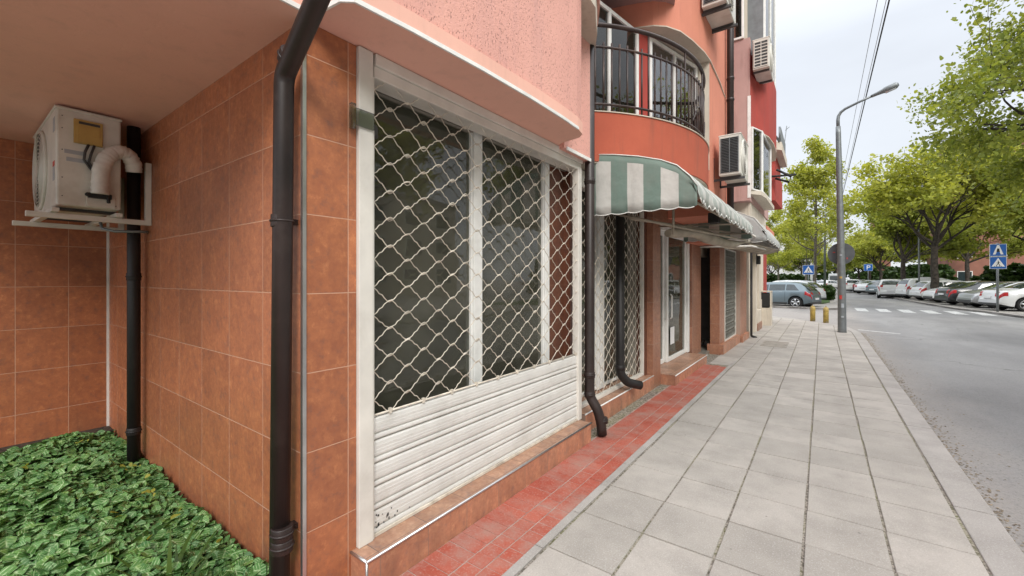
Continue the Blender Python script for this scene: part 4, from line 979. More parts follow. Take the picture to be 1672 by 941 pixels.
for i, (x, y) in enumerate(BOL):
    if bol0 is None:
        bol0 = thing('bollard', 'x', 'bollard', (x, y, 0), 'yellow bollards at the pavement corner')
        MB().tube([(x,y,-.03),(x,y,.48),(x,y,.53),(x,y,.56),(x,y,.57)], [.085,.085,.08,.055,.02], 18).build('post', 'bollard_y', bol0)
        mb = MB(); mb.ring((x,y,.44),(0,0,1),.086,.008,20,6); mb.tube([(x,y,.56),(x,y,.62)], .015, 8); mb.build('cap', 'bollard_y', bol0)
        b = bol0
    else: b = copy_tree(bol0)
    b.location = (x, y, 0)
    b['label'] = ['worn yellow metal bollard farther from the lamp post', 'yellow metal bollard right beside the lamp post'][i]
def sign_pole(name, label, x, y, z0, zt, panels, face=-1, size=.62, rz=0, pole=.03):
    t = thing(name, label, 'road sign', (0, 0, 0))
    MB().tube([(0,.03,z0-.05),(0,.03,zt)], pole, 10).build('pole', 'steel_grey', t, local=True)
    zz = zt-.05
    for kind in panels:
        zb = zz-size; h = size/2; zc = zz-h
        p = MB().box(-h, h, -.012, -.004, zb+.005, zz-.005).build('panel', 'sign_white', t, bevel=.002, local=True)
        MB().box(-h+.018, h-.018, -.0165, -.013, zb+.022, zz-.022).build('field', 'sign_blue', p, local=True)
        tri = [(-h*.78, zc-h*.62), (h*.78, zc-h*.62), (0, zc+h*.78)]
        if kind == 'cross':
            MB().add([(a, -.0185, b) for a, b in tri], [(0,1,2)]).build('triangle', 'sign_white', p, local=True)
            mb = MB(); y_ = -.0205; zc2 = zc-h*.12
            mb.disc((0,y_,zc2+h*.38),(0,1,0),h*.07,.002,12)
            for pts in ([(-.02*h,.3),(.1*h,.3),(.08*h,-.02),(-.06*h,-.02)], [(-.06*h,0),(.03*h,0),(-.2*h,-.42),(-.28*h,-.42)], [(.0,0),(.09*h,0),(.26*h,-.42),(.17*h,-.42)], [(.03*h,.27),(.1*h,.22),(.28*h,.05),(.22*h,.03)], [(0,.27),(-.05*h,.22),(-.22*h,.06),(-.17*h,.03)]):
                mb.add([(a, y_, zc2+b*h) for a, b in pts], [(0,1,2,3)])
            for k in range(4): a = -.5*h+k*.27*h; mb.add([(a,y_,zc-.6*h),(a+.14*h,y_,zc-.6*h),(a+.14*h,y_,zc-.53*h),(a,y_,zc-.53*h)], [(0,1,2,3)])
            mb.build('walker', 'black', p, local=True)
        elif kind == 'kids':
            MB().add([(-h*.12,-.0185,zc+h*.8),(h*.12,-.0185,zc+h*.8),(h*.62,-.0185,zc-h*.7),(h*.3,-.0185,zc-h*.7),(0,-.0185,zc+h*.2),(-h*.3,-.0185,zc-h*.7),(-h*.62,-.0185,zc-h*.7)], [(0,1,4,5,6)[::-1],(1,2,3,4)[::-1]]).build('figure', 'sign_white', p, local=True)
            mb = MB(); mb.add([(-h*.12,-.0205,zc+h*.25),(h*.12,-.0205,zc+h*.25),(h*.2,-.0205,zc-h*.3),(-h*.2,-.0205,zc-h*.3)], [(0,1,2,3)]); mb.build('figure', 'black', p, local=True)
        elif kind == 'park':
            mb = MB(); mb.box(-h*.35,-h*.15,-.0195,-.0175,zc-h*.6,zc+h*.6); mb.box(-h*.15,h*.3,-.0195,-.0175,zc+h*.4,zc+h*.6); mb.box(-h*.15,h*.3,-.0195,-.0175,zc-h*.1,zc+h*.1); mb.box(h*.3,h*.48,-.0195,-.0175,zc,zc+h*.5)
            mb.build('letter', 'sign_white', p, local=True)
        zz = zb-.012
    t.location = (x, y, 0); t.rotation_euler = (0, 0, R_(rz)); return t
sign_pole('crossing_sign', 'tall post with two blue pedestrian crossing signs before the parked white car', 6.85, 30.3, .0, 3.35, ['kids', 'cross'], size=.60, rz=12, pole=.045)
sign_pole('crossing_sign', 'blue pedestrian crossing sign behind the silver hatchback', -.75, 35.6, .0, 2.62, ['cross'], size=.66, rz=3)
sign_pole('parking_sign', 'small blue parking sign at the head of the parked row far down the street', 4.1, 60.5, .0, 3.3, ['park'], size=.75, rz=4)
# overhead cables running along the street
for x, z, r, m, lab in ((1.246, 8.0, .017, 'wire', 'thick black overhead cable crossing above the lamp arm'), (1.19, 8.0, .007, 'wire_pale', 'thin pale overhead wire just left of the thick black cable'), (1.03, 8.0, .007, 'wire_pale', 'leftmost thin overhead wire above the street')):
    P = [(x+.0006*(y-12), y, z-.035*max(0, (y-30))**.9*.12+.00006*(y-12)**2*0) for y in np.linspace(4, 75, 60)]
    o = MB().tube(P, r, 6).build('overhead_cable', m); tagp(o, lab, 'cable', 'overhead cables')
# utility boxes and bin along the last wall
t = thing('meter_cabinet', 'low cream and brown service box on the pavement against the far wall', 'box', (-1.75, 15.7, 0))
MB().box(-2.0,-1.6,15.0,16.0,.22,.62).build('body', 'stucco_cream', t, bevel=.01); MB().box(-2.0,-1.58,14.98,16.02,-.02,.22).build('base', 'tile_pillar', t)
t = thing('litter_bin', 'open framed bin with a black bag beside the far wall', 'bin', (-1.6, 17.2, 0))
mb = MB(); 
for x in (-1.75,-1.42):
    for y in (16.95,17.4): mb.box(x-.015,x+.015,y-.015,y+.015,-.02,1.18)
mb.box(-1.77,-1.40,16.93,17.42,1.16,1.19); mb.build('frame', 'stucco_cream', t)
MB().box(-1.73,-1.44,16.97,17.38,.62,1.12).build('bag', 'black', t, bevel=.05, seg=3); MB().box(-1.765,-1.405,16.94,17.41,-.02,.6).build('body', 'stucco_cream', t, bevel=.01)
t = thing('wall_box', 'small black box fixed on the cream pier', 'box', (-1.6, 14.75, 2.4)); MB().box(-1.6,-1.5,14.62,14.85,2.05,2.3).build('box', 'black', t, bevel=.01); MB().box(-1.62,-1.58,14.7,14.78,2.3,2.45).build('bracket', 'dark_grey', t)
# ------------------------------------------------------------------ cars
def make_car(kind, paint, name='parked_car'):
    t = thing(name, 'x', 'car', (0, 0, 0))
    if kind == 'hatch':
        L, HW, HH = 4.25, .89, 1.5; tops = [(0,.62),(.02,.8),(.12,.94),(.35,1.2),(.62,1.42),(1.0,1.485),(1.9,1.5),(2.5,1.46),(2.85,1.33),(3.3,1.08),(3.5,1.0),(3.9,.9),(4.18,.74),(4.25,.55)]
        belt = [(0,.55),(.05,.8),(.3,.98),(1.2,.97),(3.2,.9),(3.35,.9),(3.9,.82),(4.18,.66),(4.25,.5)]; wsr = (2.62,3.36); rsr = (.16,.55); sw = [(.62,1.28),(1.34,2.18),(2.24,3.0)]; wx = (.78,3.42)
    elif kind == 'sedan':
        L, HW, HH = 4.6, .9, 1.46; tops = [(0,.55),(.04,.85),(.15,1.0),(.7,1.05),(1.0,1.16),(1.5,1.39),(2.1,1.46),(2.7,1.43),(3.05,1.3),(3.6,1.03),(4.1,.92),(4.5,.76),(4.6,.52)]
        belt = [(0,.5),(.06,.78),(.2,.93),(1.0,.97),(3.5,.91),(4.1,.84),(4.5,.68),(4.6,.48)]; wsr = (2.85,3.6); rsr = (.85,1.48); sw = [(1.28,2.0),(2.06,3.2)]; wx = (.95,3.7)
    else:
        L, HW, HH = 4.6, .93, 1.66; tops = [(0,.6),(.03,.95),(.1,1.15),(.3,1.5),(.5,1.6),(1.0,1.66),(2.4,1.66),(2.9,1.52),(3.5,1.16),(4.1,1.03),(4.48,.86),(4.6,.6)]
        belt = [(0,.55),(.05,.95),(.2,1.06),(1.5,1.04),(3.4,.99),(4.1,.93),(4.48,.76),(4.6,.55)]; wsr = (2.85,3.5); rsr = (.1,.36); sw = [(.5,1.3),(1.38,2.3),(2.36,3.2)]; wx = (.85,3.7)
    WR = .33
    tx = lambda x: float(np.interp(x, *zip(*tops))); bx = lambda x: float(np.interp(x, *zip(*belt)))
    def hw(x):
        u = abs(x-L/2)/(L/2); return HW*(1-.045*u**2-.16*u**9)
    def zb(x):
        z = .24
        if x < .45: z = .24+.12*(1-x/.45)
        if x > L-.4: z = .22+.1*((x-L+.4)/.4)
        for w in wx:
            dd = abs(x-w)
            if dd < WR+.055: z = max(z, .34+math.sqrt(max(0, (WR+.055)**2-dd**2)))
        return z
    def section(x):
        b = bx(x); tp = tx(x); h = hw(x); z0 = zb(x); g = max(0, min(1, (tp-b-.08)/.3)); top = max(tp, b+.015)
        zm = .56*b+.1; z1 = max(z0+.004, .34)
        ew = h*(.94-.20*g)                      # roof-edge half width
        return [(h*.955, z0), (h*.99, max(z1, z0+.004)), (h*1.0, max(zm, z0+.01)), (h*.985, max(b-.03, z0+.02)), (h*.955, b+.0),
                (ew+ (h*.955-ew)*.08, b+(top-b)*.9 if g > 0 else b+(top-b)*.5), (ew*.9, top-.006), (ew*.55, top+.012), (0, top+.02)]
    xs = sorted(set([0,.015,.04,.08,L-.015,L-.05,L-.1,L]+[round(L*i/62, 4) for i in range(63)]+[w+s*(WR+.055)*f for w in wx for s in (-1,1) for f in (1,.97,.9)]+[p[0] for p in tops]))
    secs = [section(x) for x in xs]; n = 9
    vs = []; fs = []
    for x, s in zip(xs, secs):
        vs += [(x-L/2, y, z) for y, z in s]+[(x-L/2, -y, z) for y, z in s[-2::-1]]
    m = 2*n-1
    for i in range(len(xs)-1):
        for j in range(m-1): fs.append((i*m+j, (i+1)*m+j, (i+1)*m+j+1, i*m+j+1))
    mb = MB(); mb.add(vs, fs, True); mb.f += [tuple(range(m))[::-1], tuple((len(xs)-1)*m+j for j in range(m))]; mb.smooth += [False]*2
    mb.build('body', paint, t, local=True)
    def S(x, q, side, off=.006):
        s = section(x); i = min(int(q), 7); f = q-i; y = s[i][0]*(1-f)+s[i+1][0]*f; z = s[i][1]*(1-f)+s[i+1][1]*f
        y2, z2 = s[i+1][0]-s[i][0], s[i+1][1]-s[i][1]; l = math.hypot(y2, z2) or 1; ny, nz = z2/l, -y2/l
        return (x-L/2, side*(y+ny*off), z+nz*off)
    def patch(mb, x0, x1, q0, q1, side, nx=6, nq=3, off=.006, xq=None):
        vv = [S(x0+(x1-x0)*i/nx+(xq(j/nq) if xq else 0), q0+(q1-q0)*j/nq, side, off) for i in range(nx+1) for j in range(nq+1)]
        mb.add(vv, [(i*(nq+1)+j, (i+1)*(nq+1)+j, (i+1)*(nq+1)+j+1, i*(nq+1)+j+1) for i in range(nx) for j in range(nq)], True)
    for side in (1, -1):
        for k, (a, b) in enumerate(sw):
            mb = MB(); x1 = b
            sk = (lambda f: .0)
            vv = []
            nx, nq = 8, 3
            for i in range(nx+1):
                for j in range(nq+1):
                    f = j/nq; lo = a; hi = b
                    if k == 0: lo = a+.28*f if kind != 'suv' else a+.1*f
                    if k == len(sw)-1: hi = b-.0*f+(.2 if kind != 'suv' else .18)*(1-f)
                    vv.append(S(lo+(hi-lo)*i/nx, 4.12+.72*f, side, .008))
            mb.add(vv, [(i*(nq+1)+j, (i+1)*(nq+1)+j, (i+1)*(nq+1)+j+1, i*(nq+1)+j+1) for i in range(nx) for j in range(nq)], True)
            mb.build('side_window', 'car_glass', t, local=True)
        mb = MB(); patch(mb, .015, .34 if kind != 'suv' else .2, 2.45, 3.9, side, off=.01); patch(mb, .02, .11, 5.2, 6.5, side, 4, 3, .012); mb.build('tail_light', 'tail', t, local=True)
        mb = MB(); patch(mb, L-.38, L-.03, 2.9, 3.9, side, off=.01); mb.build('headlight', 'lamp_clear', t, local=True)
        mb = MB(); mb.box(wsr[1]-.32-L/2, wsr[1]-.2-L/2, side*HW*.98-(.0 if side > 0 else .17), side*HW*.98+(.17 if side > 0 else .0), bx(2.9)+.01, bx(2.9)+.13); mb.build('mirror', paint, t, bevel=.03, local=True)
        mb = MB()
        for xx in (sw[-1][0]-.03, sw[-1][1]+.15, sw[-2][0]-.02 if len(sw) > 2 else sw[0][0]+.1): patch(mb, xx-.006, xx+.006, 1.2, 3.95, side, 1, 6, .003)
        mb.build('door_gap', 'black', t, local=True)
        mb = MB(); 
        for xx in (sw[-1][0]+.12, sw[-2][0]+.12 if len(sw) > 2 else sw[0][0]+.2): patch(mb, xx, xx+.16, 3.3, 3.45, side, 2, 1, .02)
        mb.build('door_handle', 'rim', t, local=True)
        mb = MB(); patch(mb, wx[0]+WR+.1, wx[1]-WR-.1, .1, .9, side, 4, 1, .006); mb.build('sill', 'dark_grey', t, local=True)
    for (a, b), nm in ((wsr, 'windscreen'), (rsr, 'rear_window')):
        mb = MB(); vv = []; nx, ny = 5, 8
        for i in range(nx+1):
            x = a+(b-a)*(i/nx)*.96+.02*(b-a); s = section(x); w = s[6][0]*.97
            for j in range(ny+1):
                f = -1+2*j/ny; y = w*f; q = abs(f)
                z = np.interp(q, [0,.55,1], [s[8][1], s[7][1], s[6][1]])
                vv.append((x-L/2, y, float(z)+.01))
        mb.add(vv, [(i*(ny+1)+j, (i+1)*(ny+1)+j, (i+1)*(ny+1)+j+1, i*(ny+1)+j+1) for i in range(nx) for j in range(ny)], True)
        mb.build(nm, 'car_glass', t, local=True)
    for q in ((-L/2-.012, -L/2+.12, -HW*.78, HW*.78, .27, .40), (L/2-.12, L/2+.012, -HW*.7, HW*.7, .26, .44)): MB().box(*q).build('bumper_trim', 'dark_grey', t, bevel=.03, local=True)
    mb = MB(); mb.box(-L/2-.02, -L/2+.05, -.26, .26, .62 if kind != 'hatch' else .5, .73 if kind != 'hatch' else .61); mb.build('number_plate', 'sign_white', t, local=True)
    mb = MB(); mb.box(-L/2+.35, L/2-.4, -HW*.86, HW*.86, .2, .5); mb.build('underbody', 'black', t, local=True)
    for w in wx:
        for side in (1, -1):
            c = (w-L/2, side*(HW-.115), WR-.0)
            wh = MB().tube([(c[0], c[1]-side*.1, c[2]), (c[0], c[1]-side*.09, c[2]), (c[0], c[1]+side*.09, c[2]), (c[0], c[1]+side*.105, c[2])], [WR*.9, WR, WR, WR*.92], 28).build('wheel', 'tyre', t, local=True)
            mb = MB(); yo = c[1]+side*.1; mb.ring((c[0], yo, c[2]), (0,1,0), WR*.66, .016, 28, 6)
            for k in range(5):
                a = 2*math.pi*k/5+.3; d1 = Vector((math.cos(a),0,math.sin(a))); p1 = Vector((c[0], yo+side*.012, c[2]))
                mb.tube([p1+d1*.03, p1+d1*WR*.64], [.04, .05], 6)
            mb.disc((c[0], yo+side*.01, c[2]), (0,1,0), WR*.18, .03, 14); mb.build('rim', 'rim', wh, local=True)
    return t
def place(t, x, y, rz, label, z=RZ, group='cars parked in the street', s=1.0):
    t.location = (x, y, z); t.rotation_euler = (0, 0, R_(rz)); t['label'] = label; t['group'] = group; t.scale = (s, s, s); return t
protos = {}
def car(kind, paint, x, y, rz, label, z=RZ):
    k = (kind, paint)
    if k not in protos: protos[k] = make_car(kind, paint); t = protos[k]
    else: t = copy_tree(protos[k])
    return place(t, x, y, rz, label, z)
# car local +x is the front
car('hatch', 'car_silver', -2.25, 30.2, 163, 'silver blue hatchback turned side on across the side street', RZ)
car('hatch', 'car_white', -2.0, 34.2, 158, 'white car with its red tail just showing behind the silver hatchback', .02)
car('sedan', 'car_white', 9.05, 32.4, 15, 'white saloon at the right edge of the picture beside the sign post', .015)
car('sedan', 'car_grey', 8.7, 34.9, 194, 'silver grey saloon parked nose out between white and black saloons', .015)
car('sedan', 'car_black', 8.15, 37.4, 16, 'black saloon parked tail out beside the big tree trunk', .015)
car('sedan', 'car_white', 8.0, 40.3, 194, 'white saloon showing its nose just right of the big tree trunk', .015)
car('hatch', 'car_white', 7.55, 43.6, 18, 'white hatchback left of the big tree trunk, tail to the street', .015)
car('suv', 'car_white', 7.3, 47.0, 20, 'white estate two places left of the big tree trunk', .015)
car('suv', 'car_white', 5.0, 50.5, 84, 'white estate seen square from behind in the parked row', RZ)
car('hatch', 'car_silver', 5.6, 56.0, 40, 'silver car peeping out left of the white estate seen from behind', .015)
car('sedan', 'car_white', 4.6, 60.5, 60, 'white saloon in the middle of the far parked row', .015)
car('sedan', 'car_black', 4.4, 66.0, 70, 'dark saloon in the middle of the far parked row', .015)
car('hatch', 'car_grey', 4.2, 72, 75, 'grey hatchback deeper in the far parked row', .015)
car('suv', 'car_white', 3.0, 70, 93, 'white car at the roadside near the end of the street', RZ)
car('sedan', 'car_white', 3.9, 80, 80, 'last pale saloon far down the right side', .015)
car('hatch', 'car_white', .9, 88, 60, 'distant white hatchback crossing the far end of the road', RZ)
car('sedan', 'car_silver', -.8, 92, 70, 'distant silver saloon at the far left of the road end', RZ)
t = thing('van', 'pale boxy delivery van far down the street beyond the parked cars', 'van', (2.0, 100, RZ))
MB().box(1.0,3.1,99,104,.5,2.6).build('body', 'car_white', t, bevel=.15, seg=3); MB().box(1.2,2.9,98.96,99.02,1.4,2.2).build('window', 'car_glass', t)
mb = MB(); 
for x in (1.25, 2.85): mb.tube([(x-.1,100,RZ+.4),(x+.1,100,RZ+.4)], .4, 16)
mb.build('wheel', 'tyre', t)
# ------------------------------------------------------------------ trees
def leaf_cloud(centres, radii, n, size, flat=.75, seed=1, shape=6, jit=.35):
    """leaf-sized folded faces spread through clumps; returns V, F, tone"""
    r = np.random.default_rng(seed); centres = np.array(centres); radii = np.array(radii)
    w = radii**2; w = w/w.sum(); idx = r.choice(len(centres), n, p=w)
    d = r.normal(size=(n,3)); d /= np.linalg.norm(d, axis=1)[:,None]; rad = r.random(n)**.45
    P = centres[idx]+d*rad[:,None]*radii[idx][:,None]*np.array([1,1,flat])
    s = size*(1+jit*r.normal(size=n)).clip(.45, 1.8)
    nrm = r.normal(size=(n,3))*.75+np.array([0,0,.8]); nrm /= np.linalg.norm(nrm, axis=1)[:,None]
    a = np.cross(nrm, r.normal(size=(n,3))); a /= np.linalg.norm(a, axis=1)[:,None]; b = np.cross(nrm, a)
    if shape == 4: loc = [(-.5,0,0),(0,-.36,.06),(.5,0,0),(0,.36,.06)]
    else: loc = [(-.5,0,0),(-.22,-.38,.07),(.2,-.33,.05),(.55,0,-.08),(.2,.33,.05),(-.22,.38,.07)]
    k = len(loc); V = np.empty((n,k,3))
    for j,(u,v,q) in enumerate(loc): V[:,j] = P+s[:,None]*(a*u+b*v+nrm*q)
    F = np.arange(n*k).reshape(n,k)
    ct = r.random(len(centres)); tone = (ct[idx]*.55+r.random(n)*.45)
    return V.reshape(-1,3), F, tone
def make_tree(name, seed, H, trunk_h, spread, trunk_r, leaf_n, leaf_size, leafm, barkm='bark', levels=4, up=.55, droop=0, clump=.6, shape=6, n0=6, excurrent=False, sparse=1.0, top=1.0):
    rnd = random.Random(seed); t = thing(name, 'x', 'tree', (0, 0, 0)); mb = MB(); tips = []
    def branch(p, d, L, r, lev):
        pts = [p]; rs = [r]; n = 5 if lev > 0 else 7; q = Vector(p); dd = Vector(d)
        for i in range(n):
            dd = (dd+Vector((rnd.gauss(0,.13), rnd.gauss(0,.13), rnd.gauss(.03-droop*lev*.05,.08)))).normalized(); q = q+dd*L/n; pts.append(q.copy()); rs.append(max(.006, r*(1-.62*(i+1)/n)))
        mb.tube(pts, rs, 8 if lev < 2 else 5, False)
        if lev >= levels-1:
            for f in (.55, 1.0): tips.append(tuple(pts[int(f*n)]))
            return
        if lev >= levels-2: tips.append(tuple(pts[-1]))
        k = rnd.randint(3, 4) if lev else 5
        for i in range(k):
            f = .35+.65*(i+1)/k; i0 = min(n, max(1, int(round(f*n)))); p1 = pts[i0]; az_ = rnd.uniform(0, 6.28)
            side = Vector((math.cos(az_), math.sin(az_), 0)); side = (side-dd*side.dot(dd))
            nd = (dd*rnd.uniform(.45,.8)+side.normalized()*rnd.uniform(.5,.9)+Vector((0,0,.12))).normalized()
            branch(p1, nd, L*rnd.uniform(.55,.75), rs[i0]*.72, lev+1)
    # trunk
    pts = [Vector((0,0,-.15)), Vector((0,0,.05)), Vector((.0,0,.5))]; rs = [trunk_r*1.6, trunk_r*1.35, trunk_r*1.05]; q = Vector((0,0,.5)); topz = H*.8 if excurrent else trunk_h*1.25
    ns = 9
    for i in range(ns):
        q = q+Vector((rnd.gauss(0,trunk_r*.18), rnd.gauss(0,trunk_r*.18), (topz-.5)/ns)); pts.append(q.copy()); rs.append(trunk_r*(1-(.85 if excurrent else .3)*(i+1)/ns))
    mb.tube(pts, rs, 14, False)
    def at(z):
        for i in range(len(pts)-1):
            if pts[i].z <= z <= pts[i+1].z:
                f = (z-pts[i].z)/(pts[i+1].z-pts[i].z); return pts[i].lerp(pts[i+1], f), rs[i]*(1-f)+rs[i+1]*f
        return pts[-1], rs[-1]
    az_ = rnd.uniform(0, 6)
    for i in range(n0):
        f = i/(n0-1); z = trunk_h+(topz-trunk_h)*f; p, r = at(z); az_ += 2.4+rnd.gauss(0,.3)
        if excurrent:
            el_ = .35+.5*f; L = spread*(1-.72*f)*rnd.uniform(.8,1.05)
        else:
            el_ = up+.75*f; L = (spread if f < .6 else (H-z)*.62)*rnd.uniform(.75,.95)*.8
        d = Vector((math.cos(az_)*math.cos(el_), math.sin(az_)*math.cos(el_), math.sin(el_)))
        branch(p, d, L*.62 if not excurrent else L*.7, r*.6, 1 if excurrent else 0 if levels > 3 else 1)
    if excurrent: branch(pts[-1], Vector((0,0,1)), H*.09, rs[-1], 1)
    me = mb.build('trunk', barkm, t, local=True)
    tp = np.array(tips)
    if sparse < 1: tp = tp[np.random.default_rng(seed).random(len(tp)) < sparse]
    rad = np.random.default_rng(seed+5).uniform(.55, 1.25, len(tp))*clump
    if top < 1: zz = (tp[:,2]-tp[:,2].min())/np.ptp(tp[:,2]); rad = rad*np.interp(zz, [0,.55,.8,1], [1,.9,.45,.3])
    V, F, tone = leaf_cloud(tp, rad, leaf_n, leaf_size, .7, seed, shape)
    o = bpy.data.objects.new('crown', npmesh('crown', V, F, leafm, tone)); C.objects.link(o); o.parent = t
    return t
def put_tree(t, x, y, rz, s, label, group=None, sz=None, z=0, proto=False):
    c = t if proto else copy_tree(t)
    c.location = (x, y, z); c.rotation_euler = (0, 0, R_(rz)); c.scale = (s, s, sz or s); c['label'] = label
    if group: c['group'] = group
    return c
GR = 'trees lining the street'
TA = make_tree('street_tree', 11, 13, 2.6, 5.9, .17, 24000, .125, 'leaf_spring', levels=4, clump=.45, n0=9, top=.25, shape=6)
TB = make_tree('street_tree', 23, 11, 2.5, 5.2, .17, 19000, .155, 'leaf_mid', levels=4, clump=.6, n0=7, shape=6)
TC = make_tree('slender_tree', 5, 10.6, 2.6, 3.4, .12, 14000, .13, 'leaf_spring', 'bark_pale', levels=4, clump=.55, n0=20, excurrent=True, shape=6)
TN = make_tree('street_tree', 42, 15, 3.6, 6.2, .24, 40000, .1, 'leaf_plane', levels=4, clump=.6, n0=9, shape=6, up=.3, droop=.6)
put_tree(TC, -.4, 36.2, 20, 1.0, 'slender upright young tree with airy yellow green leaves behind the lamp post', sz=1.1, proto=True)
put_tree(TA, 6.5, 42.0, 40, 1.4, 'big spreading tree with a thick dark trunk rising among the parked cars', GR, proto=True)
put_tree(TN, 8.4, 24.5, 10, 1.25, 'near leafy tree whose branches hang in from the right edge', GR, sz=1.5, proto=True)
put_tree(TB, 6.0, 53, 10, 1.25, 'tree with a leaning dark trunk next left of the big spreading tree', GR, proto=True)
put_tree(TA, 5.6, 66, 130, 1.0, 'third street tree left of the big trunk, over the far parked row', GR)
put_tree(TB, 5.5, 78, 200, 1.1, 'fourth street tree down the right side of the road', GR)
put_tree(TA, 5.0, 92, 250, .95, 'distant round tree closing the end of the street on the right', GR)
put_tree(TB, 2.6, 118, 90, 1.15, 'farthest tree in line with the end of the road', GR)
put_tree(TB, 13.5, 50, 300, 1.5, 'bushy tree behind the parked cars and the big trunk', GR)
put_tree(TA, 15, 40, 200, 1.25, 'tree standing behind the black saloon in front of the brick building', GR)
put_tree(TB, 13, 68, 30, 1.35, 'tall pale tree rising behind the second row of trees', GR)
put_tree(TB, 14, 90, 130, 1.5, 'dense tree filling the gap below the domed tower', GR)
put_tree(TC, -1.6, 62, 100, .95, 'slim tree on the left lawn some way behind the slender young tree')
put_tree(TB, -2.6, 80, 60, 1.0, 'low dark green tree at the left end of the street', GR)
put_tree(TB, -6.2, 58, 160, .85, 'small bushy tree behind the roof of the silver hatchback', GR)
put_tree(TC, -3.3, 47, 200, .8, 'thin trunked tree just right of the red house', None)
put_tree(TA, -6.5, 78, 20, .8, 'pale green tree far behind the red house', GR)
# trees across the road that the shop windows mirror
put_tree(TA, 11.5, 8.5, 90, 1.2, 'leafy tree across the road reflected in the right pane of the shutter window', GR)
put_tree(TB, 10.5, 1.5, 190, 1.4, 'bushy tree across the road reflected in the left pane of the shutter window', GR)
put_tree(TA, 10.8, -7, 290, 1.2, 'tree across the road behind the viewer, nearest the overhang side', GR)
# low hedge far left
def hedge(label, x0, x1, y0, y1, h, n, seed, sz_=.16):
    r = np.random.default_rng(seed); P = np.stack([r.uniform(x0,x1,260), r.uniform(y0,y1,260), r.uniform(.2,h,260)], 1)
    V, F, tone = leaf_cloud(P, np.full(260,.4), n, sz_, .9, seed)
    o = bpy.data.objects.new('hedge', npmesh('hedge', V, F, 'hedge', tone)); C.objects.link(o); tagp(o, label, 'hedge'); return o
hedge('long dark green hedge behind the silver hatchback', -9, -1.4, 66, 67.5, 2.0, 16000, 3, .3)
hedge('small rounded shrub beside the foot of the slender tree', .0, .5, 39.2, 40.2, .9, 2500, 4)
hedge('dark shrubbery behind the parked cars on the right', 10.5, 26, 52, 54, 2.6, 30000, 6, .34)
hedge('dark hedge closing the view beyond the parked row', 7.0, 12, 66, 90, 3.0, 24000, 12, .34)
hedge('dark hedge across the far end of the road', -9, 14, 128, 130, 4.5, 24000, 13, .5)
hedge('green hedge in front of the brick building at the right edge', 12.5, 24, 42, 46, 3.6, 34000, 8, .3)
# ------------------------------------------------------------------ distant buildings
def block(name, label, x0, x1, y0, y1, h, wallm, nx, nz, face='y', roofm='concrete', wz=1.4, wm='white_trim'):
    t = thing(name, label, 'building', ((x0+x1)/2, y0, 0))
    MB().box(x0, x1, y0, y1, -.1, h).build('wall', wallm, t); MB().box(x0-.15, x1+.15, y0-.15, y1+.15, h, h+.3).build('roof', roofm, t)
    for k in range(nz):
        for i in range(nx):
            z = 1.2+k*(h-1)/nz
            if face == 'y': a = x0+(x1-x0)*(i+.25)/nx; b = x0+(x1-x0)*(i+.72)/nx; w = MB().box(a, b, y0-.05, y0+.02, z, z+wz).build('window', wm, t); MB().box(a+.08, b-.08, y0-.07, y0-.052, z+.08, z+wz-.08).build('pane', 'car_glass', w)
            else: a = y0+(y1-y0)*(i+.25)/nx; b = y0+(y1-y0)*(i+.72)/nx; w = MB().box(x0-.05, x0+.02, a, b, z, z+wz).build('window', wm, t); MB().box(x0-.07, x0-.052, a+.08, b-.08, z+.08, z+wz-.08).build('pane', 'car_glass', w)
    return t
block('house', 'pale low building seen through the trees above the hedge', -12, -1.2, 100, 112, 9, 'render_white', 6, 3)
block('apartment_building', 'red brick apartment block behind the trees on the right', 13.0, 36, 76, 90, 19, 'brick_red', 8, 6, 'y')
block('apartment_building', 'long pale apartment block across the road opposite the shops', 26, 36, -25, 32, 9, 'stucco_cream', 14, 3, 'x')
t = thing('tower', 'round brick tower with a dark domed roof above the tree tops', 'building', (22, 260, 0))
mb = MB(); mb.tube([(22,260,0),(22,260,34)], 3.6, 24); mb.build('wall', 'brick_red', t)
mb = MB(); mb.tube([(22,260,34),(22,260,37),(22,260,38.6),(22,260,39.4)], [3.9,3.5,2.3,.4], 24); mb.build('roof', 'dark_grey', t)
t = thing('notice_board', 'pale board on posts at the right edge behind the crossing sign', 'board', (13.5, 38, 0))
MB().box(11.9,14.6,38.0,38.06,2.5,4.4).build('panel', 'render_white', t, bevel=.02)
mb = MB(); mb.tube([(12.2,38.1,0),(12.2,38.1,4.4)], .05, 8); mb.tube([(14.2,38.1,0),(14.2,38.1,4.4)], .05, 8); mb.build('post', 'steel_grey', t)
def far_lamp(x, y, label):
    t = thing('street_lamp', label, 'street lamp', (x, y, 0), 'farther street lamps')
    MB().tube([(x,y,-.05),(x,y,6.5),(x+.1,y,7),(x+.5,y,7.3),(x+1.3,y-.2,7.6)], [.1,.07,.05,.045,.04], 10).build('pole', 'steel_grey', t)
    MB().tube([(x+1.2,y-.2,7.57),(x+1.8,y-.3,7.75)], [.06,.11], 10).build('lamp_head', 'steel_grey', t)
far_lamp(.2, 44, 'second street lamp just right of the slender tree, mostly hidden by leaves')
t = thing('post', 'thin grey post with a pale box among the parked white cars', 'post', (6.0, 45, 0))
MB().tube([(6.0,44.5,0),(6.0,44.5,5.5)], .06, 8).build('pole', 'steel_grey', t); MB().box(6.05,6.75,44.4,44.6,1.1,1.75).build('box', 'render_white', t, bevel=.03)
